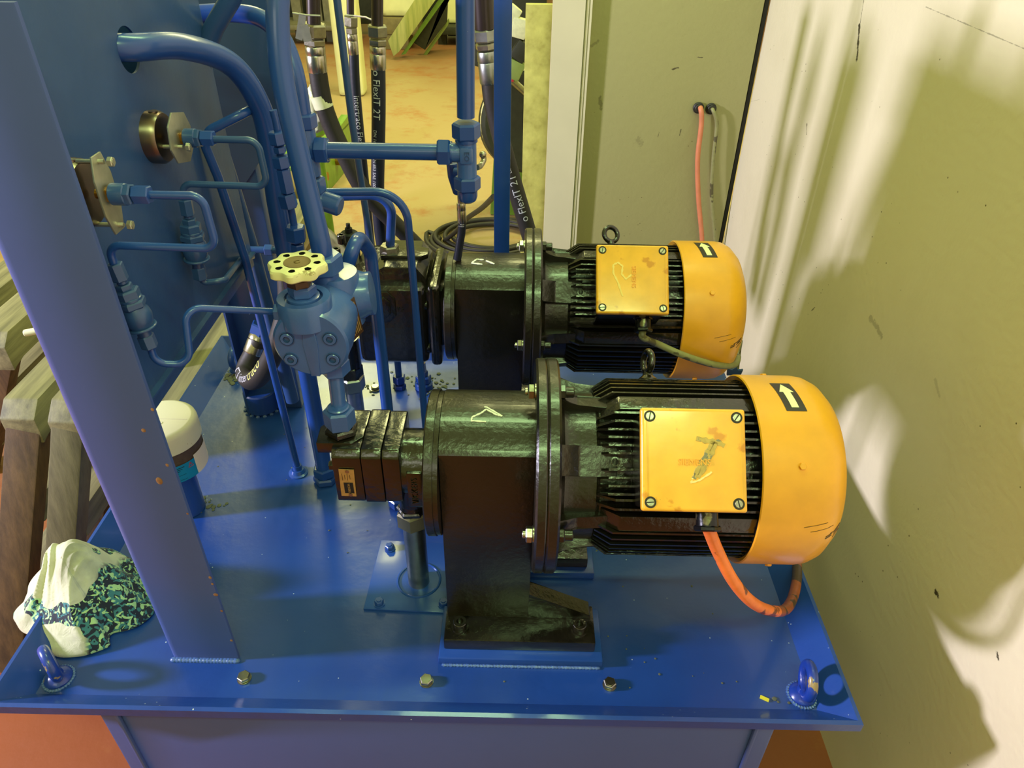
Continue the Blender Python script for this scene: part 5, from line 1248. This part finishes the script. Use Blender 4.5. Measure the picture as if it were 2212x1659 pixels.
# jerrycans
def jerry(label, cx_, by, w_, h_, Y, m=JERRY):
    a = P(cx_, by, Y=Y); t = thing('jerrycan', label, 'jerrycan', (a.x, Y, a.z), 'plastic jerrycans in the hall')
    b = B(); b.box((a.x, Y, a.z + h_ / 2), (w_, w_ * .8, h_), bev=min(w_, h_) * .18, seg=4); b.build('can_body', m, t)
    b = B(); b.cyl((a.x + w_ * .28, Y, a.z + h_), (0, 0, 1), w_ * .12, .06, 20); b.build('screw_cap', CREAM, t)
    b = B(); b.tube(crom([(a.x - w_ * .3, Y, a.z + h_ - .02), (a.x - w_ * .25, Y, a.z + h_ + .08), (a.x + .02, Y, a.z + h_ + .08), (a.x + .05, Y, a.z + h_ - .02)], 6), .025, 10); b.build('handle', m, t)
gy = onf(768, 150).y
jerry('bright yellow jerrycan standing on the red floor between the hoses', 764, 203, .22, .80, onf(766, 203).y)
jerry('pale jerrycan at top edge of the picture left of the planks', 868, 32, .42, .5, 8.6)
jerry('pale jerrycan beside the tee pipe behind the leaning boards', 985, 48, .28, .6, 8.9)
b = B(); c = P(866, 52, Y=8.6); zj = P(868, 32, Y=8.6).z; b.box((c.x - .02, 8.6, zj - .08), (.46, .42, .16), bev=.01); b.box((c.x - .08, 8.6, (zj - .16 + FZ) / 2), (.36, .40, zj - .16 - FZ), bev=.01); tag(b.build('stone_block', mat('stone_grey', (120, 108, 72), .7, bump=.4, var=.3)), 'stacked grey brown blocks under the pale jerrycan', 'block')
# racks far behind: dark shelving legs
SH = mat('shelf_steel', (112, 108, 92), .5, var=.3)
t = thing('shelf_rack', 'dark steel rack with grey legs at the top of the picture behind the hoses', 'rack', (-2.4, 9.0, FZ))
for px in (645, 688, 712):
    p = P(px, 38, Y=8.8); b = B(); b.box((p.x, 8.8, .1), (.10, .08, 1.4)); b.build('leg', SH, t)
b = B(); b.box((-1.6, 9.3, .12), (3.6, .3, 1.2), bev=.02); b.build('rack_back', MACH, t)
b = B(); b.box((-2.6, 8.75, -.42), (1.6, .5, .05), bev=.01); b.build('shelf', SH, t)
# bench with dark legs behind the boards
t = thing('work_bench', 'dark steel bench standing behind the leaning boards', 'bench', (-.25, 8.9, FZ))
b = B(); b.box((-.25, 8.9, P(985, 48, Y=8.9).z - .04), (1.3, .6, .08), bev=.01); b.build('bench_top', MACH, t)
for px in (952, 1004):
    p = onf(px, 96); b = B(); zz = P(985, 48, Y=8.9).z - .08; b.box((p.x + .02, 8.75, (FZ + zz) / 2), (.09, .09, zz - FZ)); b.build('leg', MACH, t)
b = B(); b.box((-.25, 9.15, P(985, 48, Y=8.9).z - .13), (1.2, .04, .10)); b.build('rail', MACH, t)
# green machine right behind the flat bar
t = thing('green_machine', 'green and black machine partly seen beside the yellow board', 'machine', (-.12, 4.0, FZ))
b = B(); p = P(1075, 250, Y=3.9); b.prism([(-.16, FZ), (.10, FZ), (.10, -.02), (.02, .34), (-.10, .34)], (0, 3.9, 0), (1, 0, 0), (0, 0, 1), (0, .25, 0), bev=.01); b.build('machine_body', GREEN, t)
b = B(); b.box((p.x + .06, 3.86, .50), (.34, .35, .55), bev=.02); b.build('machine_head', MACH, t)
b = B(); c = P(1132, 262, Y=3.7); b.lathe([(0, 0), (0, .22), (.02, .235), (.10, .235), (.12, .22), (.12, 0)], c, (.25, -1, .2), 40); b.build('belt_guard', MACH, t)
b = B(); b.torus(c + Vector((.02, -.07, .02)), (.25, -1, .2), .225, .014, 48, 10); b.build('guard_rim', CREAM, t)
b = B(); b.tube([P(1104, 172, Y=3.5), P(1140, 205, Y=3.5)], .018, 14); b.build('lever', STEEL, t)
for (px, py, s_, mm) in ((1112, 150, .05, GREENW), (1122, 60, .05, CLEAR), (1108, 30, .04, CLEAR), (1125, 110, .05, MACH), (1106, 168, .018, INKR)):
    b = B(); b.box(P(px, py, Y=3.45), (s_ * 1.4, s_, s_ * 1.6), bev=s_ * .2, M=Matrix.Rotation(R(px * 7 % 40), 3, 'Y')); b.build('machine_detail', mm, t)
# green plate machine foot seen between the pipes on the left
t = thing('green_bench_vice', 'bright green steel channel with bolts lying on the floor behind the left tee', 'channel', tuple(onf(700, 430)))
a = onf(672, 462); c = onf(765, 348); d = (c - a); d.z = 0; l = d.length; d.normalize(); s_ = Vector((-d.y, d.x, 0))
t.name = 'steel_channel'
b = B(); b.prism([(0, 0), (l, 0), (l, .30), (0, .22)], a + ZUP * 0, d, ZUP, s_ * .05, bev=.004); b.prism([(0, 0), (l, 0), (l, .25), (0, .25)], a + ZUP * .24, d, s_, ZUP * .02, bev=.004); b.build('channel_plate', GREEN, t)
for k in (.3, .6):
    b = B(); b.cyl(a + d * l * k + ZUP * .12, s_ * -1, .025, .03, 16); b.build('bolt', BRASS, t)
p = P(680, 292, Y=3.2); b = B(); b.cyl(p, (0, 0, 1), .05, .04, 24, ch=.01); b.cyl(p - ZUP * .5, (0, 0, 1), .028, .5, 20); tag(b.build('green_post_knob', GREEN), 'green round knob seen above the left tee fitting', 'knob')
for k in range(2):
    pass
